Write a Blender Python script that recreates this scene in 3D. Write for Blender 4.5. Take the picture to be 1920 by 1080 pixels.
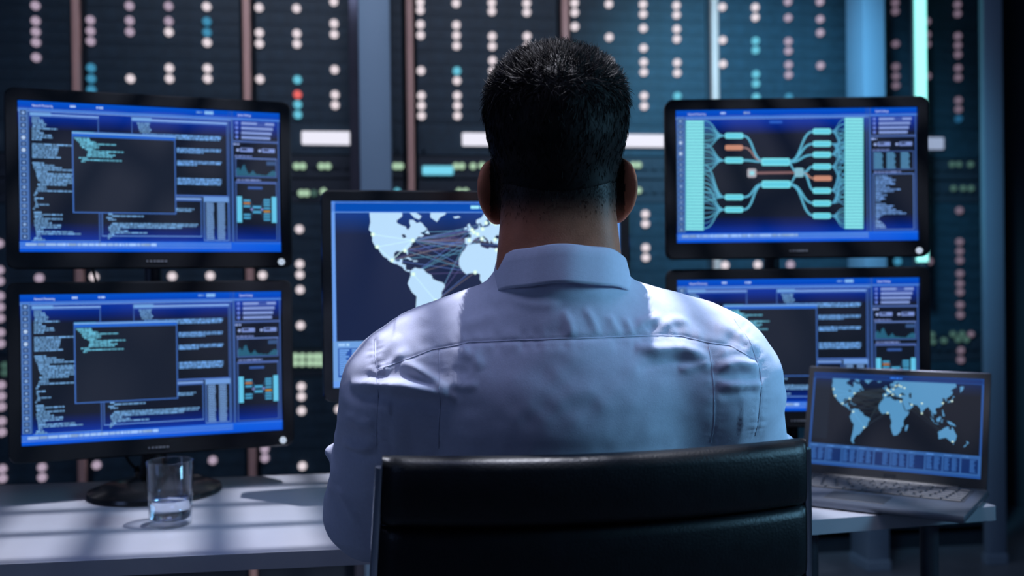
import bpy, bmesh, math, random
import numpy as np
from mathutils import Vector, Matrix
from mathutils.bvhtree import BVHTree
from mathutils.geometry import tessellate_polygon

for o in list(bpy.data.objects):
    bpy.data.objects.remove(o, do_unlink=True)
SC = bpy.context.scene
COL = SC.collection
PI = math.pi
random.seed(7)
RNG = np.random.default_rng(11)

# ------------------------------------------------------------------ camera
CAM_Z = 1.12
PITCH, ROLL, FPX = 0.006, -0.0115, 1866.7
cd = bpy.data.cameras.new('camera')
cam = bpy.data.objects.new('camera', cd)
COL.objects.link(cam)
_f = Vector((0, math.cos(PITCH), -math.sin(PITCH)))
_u0 = Vector((0, math.sin(PITCH), math.cos(PITCH)))
_r0 = Vector((1, 0, 0))
_r = _r0 * math.cos(ROLL) + _u0 * math.sin(ROLL)
_u = -_r0 * math.sin(ROLL) + _u0 * math.cos(ROLL)
cam.matrix_world = Matrix(((_r.x, _u.x, -_f.x, 0), (_r.y, _u.y, -_f.y, 0), (_r.z, _u.z, -_f.z, CAM_Z), (0, 0, 0, 1)))
cd.sensor_width = 36.0
cd.lens = 35.0
cd.clip_start = 0.05
cd.dof.use_dof = True
cd.dof.focus_distance = 1.25
cd.dof.aperture_fstop = 3.4
SC.camera = cam

# ------------------------------------------------------------------ world
w = bpy.data.worlds.new('dim_room')
SC.world = w
w.use_nodes = True
bgn = w.node_tree.nodes['Background']
bgn.inputs[0].default_value = (0.17, 0.25, 0.50, 1)
bgn.inputs[1].default_value = 0.12

# ------------------------------------------------------------------ large lights
def area(name, loc, target, size, power, color, size_y=None, spread=None):
    d = bpy.data.lights.new(name, 'AREA')
    d.energy = power
    d.color = color
    d.size = size
    if size_y:
        d.shape = 'RECTANGLE'
        d.size_y = size_y
    if spread:
        d.spread = spread
    o = bpy.data.objects.new(name, d)
    COL.objects.link(o)
    o.location = loc
    o.rotation_euler = (Vector(target) - Vector(loc)).to_track_quat('-Z', 'Y').to_euler()
    return o
area('overhead_fill', (-0.05, 0.92, 3.0), (0.0, 1.15, 1.0), 0.8, 16.5, (0.52, 0.60, 1.0))  # unseen fill added overhead to lift the shirt's yoke and shoulders
area('left_fill', (-2.4, -0.2, 1.9), (-0.1, 1.2, 0.9), 0.8, 4.2, (0.34, 0.50, 1.0))  # added blue fill for the man's left arm and back, no fixture
area('side_light', (2.2, 0.92, 1.65), (0.3, 1.25, 0.95), 0.6, 4.0, (0.27, 0.66, 1.0), spread=math.radians(55))
area('rack_fill', (-0.2, 2.65, 3.0), (-0.1, 3.8, 1.0), 2.6, 8, (0.80, 0.84, 1.0), 0.4, spread=math.radians(100))  # added wash to brighten the rack fronts and trims, no real panel
sd = bpy.data.lights.new('rack_spot', 'SPOT')
sd.energy = 480
sd.color = (0.20, 0.60, 0.86)
sd.spot_size = math.radians(47)
sd.spot_blend = 1.0
sd.shadow_soft_size = 0.15
so_ = bpy.data.objects.new('rack_spot', sd)
COL.objects.link(so_)
so_.location = (0.55, 2.2, 2.9)
so_.rotation_euler = (Vector((1.0, 3.93, 1.62)) - Vector(so_.location)).to_track_quat('-Z', 'Y').to_euler()

SC.view_settings.view_transform = 'Standard'
SC.view_settings.look = 'None'
SC.view_settings.exposure = 0.0
SC.view_settings.gamma = 1.0
SC.view_settings.use_curve_mapping = False

# ------------------------------------------------------------------ helpers
def srgb(r, g, b):
    f = lambda c: (c / 255 / 12.92) if c / 255 <= 0.04045 else ((c / 255 + 0.055) / 1.055) ** 2.4
    return (f(r), f(g), f(b))

def mat(name, col, rough=0.5, metal=0.0, var=0.0, vscale=20, bump=0.0, bscale=200, spec=0.5, coat=0.0):
    m = bpy.data.materials.new(name)
    m.use_nodes = True
    nt = m.node_tree
    b = nt.nodes['Principled BSDF']
    b.inputs['Base Color'].default_value = (*col, 1)
    b.inputs['Roughness'].default_value = rough
    b.inputs['Metallic'].default_value = metal
    b.inputs['Specular IOR Level'].default_value = spec
    b.inputs['Coat Weight'].default_value = coat
    tc = nt.nodes.new('ShaderNodeTexCoord')
    if var > 0:
        n = nt.nodes.new('ShaderNodeTexNoise')
        n.inputs['Scale'].default_value = vscale
        n.inputs['Detail'].default_value = 4
        nt.links.new(tc.outputs['Object'], n.inputs['Vector'])
        r = nt.nodes.new('ShaderNodeValToRGB')
        r.color_ramp.elements[0].position = 0.3
        r.color_ramp.elements[1].position = 0.7
        r.color_ramp.elements[0].color = (*[c * (1 - var) for c in col], 1)
        r.color_ramp.elements[1].color = (*[min(1, c * (1 + var)) for c in col], 1)
        nt.links.new(n.outputs['Fac'], r.inputs['Fac'])
        nt.links.new(r.outputs['Color'], b.inputs['Base Color'])
    if bump > 0:
        n2 = nt.nodes.new('ShaderNodeTexNoise')
        n2.inputs['Scale'].default_value = bscale
        n2.inputs['Detail'].default_value = 3
        nt.links.new(tc.outputs['Object'], n2.inputs['Vector'])
        bn = nt.nodes.new('ShaderNodeBump')
        bn.inputs['Strength'].default_value = bump
        bn.inputs['Distance'].default_value = 0.002
        nt.links.new(n2.outputs['Fac'], bn.inputs['Height'])
        nt.links.new(bn.outputs['Normal'], b.inputs['Normal'])
    return m

def emit(name, col, strength=1.0):
    m = bpy.data.materials.new(name)
    m.use_nodes = True
    nt = m.node_tree
    b = nt.nodes['Principled BSDF']
    b.inputs['Base Color'].default_value = (0.02, 0.02, 0.02, 1)
    b.inputs['Roughness'].default_value = 0.4
    b.inputs['Specular IOR Level'].default_value = 0.1
    b.inputs['Emission Color'].default_value = (*col, 1)
    b.inputs['Emission Strength'].default_value = strength
    return m

class MB:
    """collects shapes; build() links them as ONE mesh object"""
    def __init__(s):
        s.v, s.f = [], []
    def add(s, vs, fs):
        n = len(s.v)
        s.v += [tuple(v) for v in vs]
        s.f += [tuple(i + n for i in f) for f in fs]
        return s
    def bm(s, bm, M=None):
        if M is not None:
            bmesh.ops.transform(bm, matrix=M, verts=bm.verts)
        bm.verts.index_update()
        s.add([v.co[:] for v in bm.verts], [[v.index for v in f.verts] for f in bm.faces])
        bm.free()
        return s
    def box(s, c, d, bev=0.0, M=None, seg=2):
        bm = bmesh.new()
        bmesh.ops.create_cube(bm, size=1)
        bmesh.ops.scale(bm, vec=d, verts=bm.verts)
        if bev > 0:
            bmesh.ops.bevel(bm, geom=list(bm.edges), offset=bev, segments=seg, affect='EDGES', profile=0.5)
        bmesh.ops.translate(bm, vec=c, verts=bm.verts)
        return s.bm(bm, M)
    def cyl(s, a, b, r, r2=None, n=20):
        a, b = Vector(a), Vector(b)
        r2 = r if r2 is None else r2
        bm = bmesh.new()
        bmesh.ops.create_cone(bm, cap_ends=True, segments=n, radius1=r, radius2=r2, depth=(b - a).length)
        q = (b - a).to_track_quat('Z', 'Y')
        return s.bm(bm, Matrix.Translation((a + b) / 2) @ q.to_matrix().to_4x4())
    def lathe(s, prof, n=40, c=(0, 0, 0), close=False):
        vs, fs = [], []
        m = len(prof)
        for i in range(n):
            a = 2 * PI * i / n
            for (r, z) in prof:
                vs.append((c[0] + r * math.cos(a), c[1] + r * math.sin(a), c[2] + z))
        for i in range(n):
            j = (i + 1) % n
            for k in range(m if close else m - 1):
                l = (k + 1) % m
                fs.append((i * m + k, j * m + k, j * m + l, i * m + l))
        return s.add(vs, fs)
    def tube(s, pts, r, n=8, closed=False):
        pts = [Vector(p) for p in pts]
        vs, fs = [], []
        N = len(pts)
        up = Vector((0, 0, 1))
        for i, p in enumerate(pts):
            if closed:
                t = pts[(i + 1) % N] - pts[i - 1]
            else:
                t = pts[min(i + 1, N - 1)] - pts[max(i - 1, 0)]
            t.normalize()
            x = t.cross(up)
            if x.length < 0.05:
                x = t.cross(Vector((0, 1, 0)))
            x.normalize()
            y = x.cross(t)
            rr = r[i] if isinstance(r, (list, tuple)) else r
            for k in range(n):
                a = 2 * PI * k / n
                vs.append(p + x * math.cos(a) * rr + y * math.sin(a) * rr)
        for i in range(N if closed else N - 1):
            j = (i + 1) % N
            for k in range(n):
                l = (k + 1) % n
                fs.append((i * n + k, j * n + k, j * n + l, i * n + l))
        if not closed:
            fs.append(tuple(range(n))[::-1])
            fs.append(tuple((N - 1) * n + k for k in range(n)))
        return s.add(vs, fs)
    def mesh(s, name, material):
        me = bpy.data.meshes.new(name)
        me.from_pydata(s.v, [], s.f)
        me.materials.append(material)
        return me
    def build(s, name, material, parent=None, smooth=False):
        return link(name, s.mesh(name, material), parent, smooth)

def link(name, me, parent=None, smooth=False):
    if smooth:
        me.polygons.foreach_set('use_smooth', [True] * len(me.polygons))
        if smooth == 'auto':
            bm = bmesh.new()
            bm.from_mesh(me)
            bmesh.ops.recalc_face_normals(bm, faces=bm.faces)
            for e in bm.edges:
                e.smooth = not (len(e.link_faces) == 2 and e.calc_face_angle(0) > 0.7)
            bm.to_mesh(me)
            bm.free()
    o = bpy.data.objects.new(name, me)
    COL.objects.link(o)
    o.parent = parent
    return o

def tag(o, label=None, cat=None, group=None, kind=None):
    if label: o['label'] = label
    if cat: o['category'] = cat
    if group: o['group'] = group
    if kind: o['kind'] = kind
    return o

def empty(name, loc=(0, 0, 0), rz=0.0):
    o = bpy.data.objects.new(name, None)
    o.empty_display_size = 0.1
    COL.objects.link(o)
    o.location = loc
    o.rotation_euler = (0, 0, rz)
    return o

def ray(px, py):
    return _f + _r * ((px - 960) / FPX) - _u * ((py - 540) / FPX)
def at(px, py, y):
    d = ray(px, py)
    d = d * (y / d.y)
    return Vector((d.x, d.y, d.z + CAM_Z))

def bez(p0, p1, p2, p3, n=14):
    out = []
    for i in range(n + 1):
        t = i / n
        a = (1 - t)
        out.append(tuple(a**3 * p0[k] + 3 * a*a*t * p1[k] + 3 * a*t*t * p2[k] + t**3 * p3[k] for k in range(len(p0))))
    return out

# ------------------------------------------------------------------ materials
M = {}
M['floor'] = mat('floor_vinyl', (0.10, 0.13, 0.17), 0.35, var=0.15, vscale=6)
M['wall'] = mat('painted_wall', (0.10, 0.14, 0.19), 0.8, var=0.1, vscale=3)
M['ceil'] = mat('ceiling_paint', (0.15, 0.18, 0.22), 0.9, var=0.05)
M['rack'] = mat('rack_black_steel', (0.018, 0.028, 0.044), 0.55, 0.0, var=0.15, vscale=8)
M['server'] = mat('server_front_steel', (0.014, 0.038, 0.060), 0.5, 0.0, var=0.2, vscale=30)
M['bar'] = mat('rose_copper_trim', (0.72, 0.42, 0.36), 0.5, 0.0, var=0.06, vscale=10)
M['pillar'] = mat('grey_blue_steel', (0.19, 0.30, 0.42), 0.5, 0.0, var=0.04, vscale=4)
M['pillar_dark'] = mat('glossy_dark_edge', (0.05, 0.05, 0.07), 0.12, 0.2, var=0.1)
M['desk'] = mat('white_laminate', (0.42, 0.43, 0.48), 0.28, var=0.03, vscale=8)
M['desk_edge'] = mat('grey_edge_band', (0.30, 0.32, 0.36), 0.5, var=0.04)
M['leg'] = mat('dark_steel_leg', (0.08, 0.09, 0.11), 0.35, 0.7, var=0.1)
M['plastic'] = mat('black_gloss_plastic', (0.010, 0.011, 0.013), 0.18, var=0.1, spec=0.35)
M['plastic2'] = mat('black_satin_plastic', (0.012, 0.013, 0.015), 0.42, var=0.1)
M['rubber'] = mat('cable_rubber', (0.01, 0.01, 0.012), 0.6, var=0.1)
M['logo'] = mat('grey_logo_print', (0.10, 0.11, 0.13), 0.5, var=0.05)
M['chrome'] = mat('chrome', (0.55, 0.60, 0.68), 0.22, 1.0, var=0.05)
M['leather'] = mat('black_leather', (0.006, 0.007, 0.009), 0.42, var=0.2, vscale=60, bump=0.2, bscale=350, spec=0.25)
M['alu'] = mat('laptop_aluminium', (0.13, 0.145, 0.18), 0.38, 0.6, var=0.05)
M['key'] = mat('laptop_keycap', (0.035, 0.038, 0.045), 0.45, var=0.1)
M['hair'] = mat('dark_brown_hair', (0.008, 0.006, 0.006), 0.62, var=0.25, vscale=80, spec=0.14)
M['trouser'] = mat('navy_wool', (0.02, 0.025, 0.04), 0.8, var=0.15, vscale=60, bump=0.2)
M['shoe'] = mat('black_shoe_leather', (0.012, 0.012, 0.013), 0.3, var=0.1)
M['button'] = emit('power_button_light', srgb(190, 205, 225), 1.0)

# ================================================================== the setting
def plane_box(name, c, d, m):
    return tag(MB().box(c, d).build(name, m), kind='structure')
plane_box('floor', (0, 1.5, -0.05), (9, 9, 0.1), M['floor'])
plane_box('ceiling', (0, 1.5, 3.15), (9, 9, 0.1), M['ceil'])
RY = 0.141
RDIR = Vector((math.cos(RY), math.sin(RY), 0))
RN = Vector((math.sin(RY), -math.cos(RY), 0))           # faces the camera
R0 = Vector((-1.5648, 3.6057, 0))
wb = MB().box((0, 0, 0), (9.4, 0.1, 3.1)).build('wall_back', M['wall'])
wb.location = R0 + RDIR * 1.8 - RN * 1.1 + Vector((0, 0, 1.55)); wb.rotation_euler = (0, 0, RY)
tag(wb, kind='structure')
wr = MB().box((0, 0, 0), (0.1, 3.6, 3.1)).build('wall_right', M['wall'])
wr.location = (2.72, 3.3, 1.55); wr.rotation_euler = (0, 0, RY)
tag(wr, kind='structure')

# pillars standing in front of the rack row
def pillar(px_l, px_r, off, depth, n, label, edge=None):
    # position on the plane 'off' metres in front of the racks
    def hit(px):
        d = ray(px, 540); d.z = 0
        P0 = R0 + RN * off
        t = P0.dot(RN) / d.dot(RN)
        return d * t
    a, b = hit(px_l), hit(px_r)
    c = (a + b) / 2
    e = empty('steel_pillar', (c.x, c.y, 0), RY)
    W = (b - a).length
    MB().box((0, depth / 2, 1.55), (W, depth, 3.1), 0.004).build('post', M['pillar'], e, 'auto')
    MB().box((0, depth / 2, 0.02), (W + 0.008, depth + 0.008, 0.04), 0.003).build('foot_collar', M['pillar'], e)
    if edge:
        MB().box((-W / 2 - edge / 2, depth / 2, 1.55), (edge, depth * 0.8, 3.1), 0.003).build('glossy_edge_strip', M['pillar_dark'], e)
    return tag(e, label, 'pillar', 'steel pillars in front of the server racks')
pillar(678, 737, 0.23, 0.10, 1, 'grey-blue steel pillar rising behind the middle monitor, left of the seated man', 0.035)
pillar(1623, 1664, 0.23, 0.14, 2, 'grey-blue steel pillar rising behind the upper right monitor, left of the cyan tube')
pillar(1848, 1884, 0.23, 0.03, 3, 'dim grey-blue steel pillar at the far right, right of the last rack')

# ================================================================== server racks
def on_rack(px, py, off=0.0):
    d = ray(px, py)
    P0 = R0 + RN * off - Vector((0, 0, CAM_Z))
    t = P0.dot(RN) / d.dot(RN)
    h = d * t
    h.z += CAM_Z
    s = (h - R0).dot(RDIR)
    return s, h.z
PITCHW = 0.6
def zz(py):                                                # unit borders read in rack 3
    return on_rack(900, py)[1]
UNITS = []                                                 # (z_low, z_high, kind)
ys = [-110, -37, 29.5, 96, 163, 229.5]
for a, b in zip(ys[:-1], ys[1:]): UNITS.append((zz(b), zz(a), 'server'))
UNITS.append((zz(290), zz(229.5), 'panel'))
UNITS.append((zz(334), zz(290), 'switch'))
UNITS.append((zz(380), zz(334), 'switch'))
ys = [380, 447, 514, 581, 648]
for a, b in zip(ys[:-1], ys[1:]): UNITS.append((zz(b), zz(a), 'server'))
UNITS.append((zz(700), zz(648), 'switch'))
ys = [700, 767, 834, 901, 968, 1035]
for a, b in zip(ys[:-1], ys[1:]): UNITS.append((zz(b), zz(a), 'server'))
ztop = UNITS[0][1]
for k in range(3): UNITS.append((ztop + k * 0.134, ztop + (k + 1) * 0.134, 'server'))
COLS = (0.043, 0.180, 0.318, 0.454)

LEDC = {'W': srgb(236, 222, 228), 'w': srgb(176, 158, 178), 'v': srgb(112, 96, 112), 'C': srgb(104, 196, 220),
        'c': srgb(62, 140, 176), 'd': srgb(30, 84, 120), 'R': srgb(236, 104, 100), 'G': srgb(170, 204, 172), 'g': srgb(62, 92, 84)}
LEDM = {k: emit('status_light_' + k, v, 1.0) for k, v in LEDC.items()}
def disc_mesh(r, name, m):
    return MB().lathe([(0, -0.006), (r * 0.8, -0.006), (r, -0.0035), (r, 0.004), (0, 0.004)], 16).mesh(name, m)
# LEDs point along -Y of the rack frame: rotate lathe about X by 90 degrees
def led_mesh(k, r):
    b = MB().lathe([(0.0005, -0.0055), (r * 0.85, -0.0055), (r, -0.003), (r, 0.006)], 16)
    b.v = [(x, z, y) for x, y, z in b.v]
    me = b.mesh('status_light', LEDM[k])
    return me
LEDME = {(k, big): led_mesh(k, 0.0150 if big else 0.0125) for k in LEDM for big in (0, 1)}

LED = []                                                   # (px x, px y, colour, big)
def col(x, s):
    for tok in s.split():
        k = tok[-1] if tok[-1].isalpha() else 'W'
        y = float(tok[:-1] if tok[-1].isalpha() else tok)
        LED.append((x, y, k, 1))
col(62, '7w 36w 56.5w 76.5w 105w')
col(2, '456w 506w 527w 555w 576w 597w 624w 645w 723w 744w 764w 791w 812w')
col(10, '881w 899w'); col(84, '878w 897w')
col(167, '34.5w 55w 74.5w 124.5c 145c 166c'); col(239, '7.5w 35.5w 56.5w 145'); col(312, '8w 36.5w 57 125 145')
col(384, '9 37c 57.5c 77 125.5 145')
col(70, '521w'); col(173, '519'); col(319, '518'); col(389, '517'); col(491, '516')
col(184, '874w'); col(400, '865w'); col(498, '844w 861w'); col(567, '876')
col(484, '11 58.5 79 146'); col(553, '12.5 60 79.5 147C 175R 194C 213C'); col(625, '0 41 61.5 128 175.5 195')
col(560, '429 495 515 543.5 610.6 726 745 772'); col(635, '769 835')
col(788, '1 16 43 63 130 177 196 215'); col(856, '3 44 63.5 83 130.5C 149 177 196 215')
col(922, '2 18 65 84 111 130.5 149'); col(988, '3 20 65 84')
col(1080, '2.5 20.5 47 85C 110C'); col(1144, '4.5 67 113 132C 149'); col(1209, '5 23.5 50 87.5 114 133 177.5 197')
col(1271, '7 25 51.5 70.5 115 134.5 178C'); col(1214, '400.5 419 464 482.6 545.6')
col(1358, '10 72.5 117.5'); col(1418, '10.5 29.5 74C 91.5C 137C 155C 180C')
col(1480, '0w 30.5w 75w 93w 119w 138w 180c'); col(1538, '0w 33w 58.5w 120.5w')
col(1363, '497'); col(1422, '496'); col(1482, '496w'); col(1677, '490c'); col(1733, '490v')
col(1676, '2v 18v 79.5v 122.5v 140.5v 158v'); col(1734, '37v 62v 80v 140v')
col(1790, '5v 22.5v 64.5v 82v 99.5v 125v 143v 186v 203v 221d')
col(1788, '394v 453v 471v 488v 513v 532v 548v 572v 591v 658v 676v')
def grn(s, k='G'):
    for tok in s.split():
        x, y = tok.split(',')
        LED.append((float(x), float(y), k, 0))
grn('555,310 567,310 602,310 614,310 564,361 574,361 606,358 742,310 751,310 856,310 867,310 888,310 905,309 862,358 874,358')
grn('588,361', 'g'); grn('745,358', 'C'); grn('1190,308 1200,308 1200,356 1190,356')
grn('553,669 566,669 580,669 592,669 600,669 553,682 566,682 580,682 592,682 602,682')
grn('4,686 4,700', 'g')
grn('1791,307 1804,307 1826,307 1794,352 1812,352 1827,352 1753,628 1755,641 1776,639 1793,627 1803,637 1810,627 1818,637', 'g')
grn('1827,627', 'v')

# unit fronts: 3U storage server with 4x3 drive trays, 1U-style switch, blank panel
UW = 0.545
def server_mesh(h):
    b = MB().box((0, 0.20, 0), (UW, 0.40, h - 0.0012), 0.0)
    tw, th = UW / 4 - 0.006, (h - 0.016) / 3 - 0.003
    for i in range(4):
        for j in range(3):
            x = -UW / 2 + UW / 4 * (i + 0.5); z = -h / 2 + 0.008 + (h - 0.016) / 3 * (j + 0.5)
            b.box((x, 0.0, z), (tw, 0.004, th))
            b.box((x + tw * 0.1, -0.002, z), (tw * 0.55, 0.002, th * 0.35))
    return b.mesh('server', M['server'])
def switch_mesh(h):
    b = MB().box((0, 0.20, 0), (UW, 0.40, h - 0.006), 0.0)
    for i in range(12):
        b.box((-UW / 2 + 0.05 + i * 0.04, -0.003, 0.008), (0.026, 0.008, h * 0.3))
    return b.mesh('network_switch', M['rack'])
def panel_mesh(h):
    b = MB().box((0, 0.20, 0), (UW, 0.40, h - 0.004), 0.0)
    for k in (-1, 1):
        b.box((k * UW * 0.46, -0.008, 0), (0.012, 0.016, h * 0.7))
    return b.mesh('display_panel', M['server'])
UME = {}
def unit_mesh(kind, h):
    key = (kind, round(h, 3))
    if key not in UME:
        UME[key] = {'server': server_mesh, 'switch': switch_mesh, 'panel': panel_mesh}[kind](h)
    return UME[key]
STRIPM = {'W': emit('lit_panel_white', srgb(238, 236, 250), 1.0), 'v': emit('lit_panel_dim', srgb(150, 165, 195), 1.0),
          'C': emit('lit_panel_cyan', srgb(118, 214, 240), 1.0)}
STRIPS = {0: ('W', 0.11, 0.31), 1: ('W', 0.19, 0.39), 2: ('W', 0.193, 0.393), 3: ('W', 0.197, 0.40), 4: ('W', 0.197, 0.40), 5: ('W', 0.2, 0.4), 6: ('v', 0.18, 0.385)}
RLAB = ['server rack at the far left edge, mostly cut off by the picture edge',
        'server rack behind the two stacked left monitors, between the two leftmost rose strips',
        'server rack with the single red light, left of the first grey pillar',
        'server rack with the cyan lit panel, just left of the man\'s head',
        'server rack directly behind the man\'s head, with white lights',
        'server rack above the upper right monitor, with a column of cyan lights',
        'dim server rack at right behind the cyan tube, beside the far right pillar']
racks = []
for i in range(7):
    s0 = (i - 1) * PITCHW
    o = R0 + RDIR * (s0 + PITCHW / 2)
    rk = empty('server_rack', (o.x, o.y, 0), RY)
    tag(rk, RLAB[i], 'server rack', 'server racks along the back wall')
    cab = MB()
    H = 2.6
    cab.box((0, 0.85, H / 2), (0.59, 0.02, H)).box((-0.290, 0.45, H / 2), (0.012, 0.8, H)).box((0.290, 0.45, H / 2), (0.012, 0.8, H))
    cab.box((0, 0.45, H - 0.01), (0.59, 0.8, 0.02)).box((0, 0.45, 0.03), (0.59, 0.8, 0.06))
    cab.build('cabinet', M['rack'], rk)
    if True:
        MB().box((-0.30, 0.0, H / 2), (0.026, 0.03, H), 0.004).build('corner_trim', M['bar'], rk, 'auto')
    us = []
    for (z0, z1, kind) in UNITS:
        u = link({'server': 'server', 'switch': 'network_switch', 'panel': 'display_panel'}[kind], unit_mesh(kind, z1 - z0), rk)
        u.location = (0, 0.03, (z0 + z1) / 2)
        us.append((z0, z1, u, kind))
        if kind == 'panel':
            k, a, b = STRIPS[i]
            zc = on_rack(900, 260)[1]
            st = MB().box((0, -0.006, 0), ((b - a), 0.012, 0.050), 0.005).build('lit_display', STRIPM[k], u, 'auto')
            st.location = ((a + b) / 2 - 0.3, -0.004, zc - (z0 + z1) / 2)
        if i == 3 and kind == 'switch' and z0 < zz(318) < z1:
            st = MB().box((0, -0.006, 0), (0.118, 0.012, 0.034), 0.005).build('lit_display', STRIPM['C'], u, 'auto')
            st.location = (0.102 - 0.3, -0.008, zz(319) - (z0 + z1) / 2)
    racks.append((rk, s0, us))
for (px, py, k, big) in LED:
    s, z = on_rack(px, py, 0.0)
    i = int(s // PITCHW) + 1
    if i < 0 or i > 6: continue
    rk, s0, us = racks[i]
    ls = s - s0
    if big: ls = min(COLS, key=lambda c: abs(c - ls))
    for (z0, z1, u, kind) in us:
        if z0 <= z < z1:
            d = link('status_light', LEDME[(k, big)], u)
            d.location = (ls - 0.3, -0.008, z - (z0 + z1) / 2)
            break
rl = random.Random(21)
n_more = 0
for (rk, s0, us) in racks[:7]:
    for (z0, z1, u, kind) in us:
        if kind != 'server' or z0 < 0.25: continue
        hid = z0 > on_rack(900, -12)[1] or (z1 < on_rack(900, 520)[1] and z0 > on_rack(900, 840)[1] and rk is racks[1][0])
        if not hid: continue
        for c in COLS:
            if rl.random() < 0.5 and n_more < 56:
                d = link('status_light', LEDME[(rl.choice('WWWWC'), 1)], u)
                d.location = (c - 0.3, -0.008, rl.choice((-0.039, 0.0, 0.039)))
                n_more += 1
# cyan vertical tube lamp
def tube_lamp():
    P = on_rack(1727, 200, 0.12)
    c = R0 + RN * 0.12 + RDIR * P[0]
    z0 = on_rack(1727, 491, 0.12)[1]
    e = empty('tube_lamp', (c.x, c.y, z0), RY)
    tag(e, 'glowing cyan vertical tube lamp on the dim right rack', 'lamp')
    MB().box((0, 0.03, 0.85), (0.05, 0.02, 1.75), 0.004).build('housing', M['rack'], e)
    MB().cyl((0, 0, 0), (0, 0, 1.7), 0.0215, n=24).build('glowing_tube', emit('cyan_tube', srgb(150, 250, 244), 1.6), e, 'auto')
    for z in (-0.012, 1.712):
        MB().cyl((0, 0.0, z - 0.012), (0, 0.0, z + 0.012), 0.024, n=24).build('end_cap', M['rack'], e, 'auto')
    for z in (0.1, 1.6):
        MB().box((0, 0.075, z), (0.03, 0.09, 0.03)).build('bracket', M['rack'], e)
tube_lamp()

# ================================================================== screens (flat lit pictures, drawn as coloured polygons)
def screen_mat():
    m = bpy.data.materials.new('lit_screen')
    m.use_nodes = True
    nt = m.node_tree
    b = nt.nodes['Principled BSDF']
    b.inputs['Base Color'].default_value = (0.01, 0.01, 0.012, 1)
    b.inputs['Roughness'].default_value = 0.35
    b.inputs['Specular IOR Level'].default_value = 0.2
    a = nt.nodes.new('ShaderNodeAttribute')
    a.attribute_name = 'pixel_colour'
    nt.links.new(a.outputs['Color'], b.inputs['Emission Color'])
    b.inputs['Emission Strength'].default_value = 1.0
    return m
M['screen'] = screen_mat()

class Screen:
    """draws in the coordinates of a reference quad (TL, TR, BR, BL); every item is a polygon on its own thin layer"""
    def __init__(s, W, H, quad, gain=1.0):
        s.W, s.H, s.gain = W, H, gain
        s.v, s.f, s.c, s.layer = [], [], [], 0
        A = []; B = []
        for (x, y), (u, v) in zip(quad, ((0, 0), (1, 0), (1, 1), (0, 1))):
            A.append([x, y, 1, 0, 0, 0, -u * x, -u * y]); B.append(u)
            A.append([0, 0, 0, x, y, 1, -v * x, -v * y]); B.append(v)
        s.h = np.linalg.solve(np.array(A, float), np.array(B, float))
    def uv(s, x, y):
        h = s.h
        d = h[6] * x + h[7] * y + 1
        return (h[0] * x + h[1] * y + h[2]) / d, (h[3] * x + h[4] * y + h[5]) / d
    def pt(s, x, y):
        u, v = s.uv(x, y)
        u = min(max(u, 0), 1); v = min(max(v, 0), 1)
        return ((u - 0.5) * s.W, -0.00005 * s.layer, (0.5 - v) * s.H)
    def _c(s, c):
        return tuple(k * s.gain for k in srgb(*c)) + (1,)
    def poly(s, pts, c, c2=None):
        n = len(s.v)
        P = [s.pt(*p) for p in pts]
        s.v += P
        s.c += [s._c(c)] * len(P)
        if len(P) <= 4:
            s.f.append(tuple(range(n, n + len(P))))
        else:
            for t in tessellate_polygon([[Vector((p[0], p[2], 0)) for p in P]]):
                s.f.append(tuple(n + i for i in t))
    def rect(s, x0, y0, x1, y1, c, c2=None):
        n = len(s.v)
        s.v += [s.pt(x0, y0), s.pt(x1, y0), s.pt(x1, y1), s.pt(x0, y1)]
        a, b = s._c(c), s._c(c2 or c)
        s.c += [a, a, b, b]
        s.f.append((n, n + 1, n + 2, n + 3))
    def line(s, pts, w, c):
        for (x0, y0), (x1, y1) in zip(pts[:-1], pts[1:]):
            d = math.hypot(x1 - x0, y1 - y0) or 1
            nx, ny = -(y1 - y0) / d * w / 2, (x1 - x0) / d * w / 2
            ex, ey = (x1 - x0) / d * w * 0.2, (y1 - y0) / d * w * 0.2
            s.poly([(x0 + nx - ex, y0 + ny - ey), (x1 + nx + ex, y1 + ny + ey), (x1 - nx + ex, y1 - ny + ey), (x0 - nx - ex, y0 - ny - ey)], c)
    def frame(s, x0, y0, x1, y1, w, c):
        s.rect(x0, y0, x1, y0 + w, c); s.rect(x0, y1 - w, x1, y1, c)
        s.rect(x0, y0 + w, x0 + w, y1 - w, c); s.rect(x1 - w, y0 + w, x1, y1 - w, c)
    def disc(s, x, y, r, c, n=10, ry=None):
        s.poly([(x + r * math.cos(2 * PI * k / n), y + (ry or r) * math.sin(2 * PI * k / n)) for k in range(n)], c)
    def words(s, x, y, length, h, c, rnd, solid=0.0):
        e = x + length
        while x < e - 2:
            wl = min(rnd.choice((10, 16, 22, 30, 40)), e - x)
            f = rnd.uniform(0.85, 1.1)
            s.rect(x, y, x + wl, y + h, tuple(min(255, k * f) for k in c))
            x += wl + (4 if rnd.random() > solid else 0)
    def rows(s, x, y, spec, c, rnd, dy=11.4, h=8.4, slope=0.0):
        for k, (ind, ln) in enumerate(spec):
            if ln > 0:
                s.words(x + ind, y + k * dy, ln, h, c, rnd)
    def up(s, n=1):
        s.layer += n
    def mesh(s):
        me = bpy.data.meshes.new('screen')
        me.from_pydata(s.v, [], s.f)
        a = me.color_attributes.new('pixel_colour', 'FLOAT_COLOR', 'POINT')
        a.data.foreach_set('color', np.array(s.c, np.float32).ravel())
        me.materials.append(M['screen'])
        return me

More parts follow.
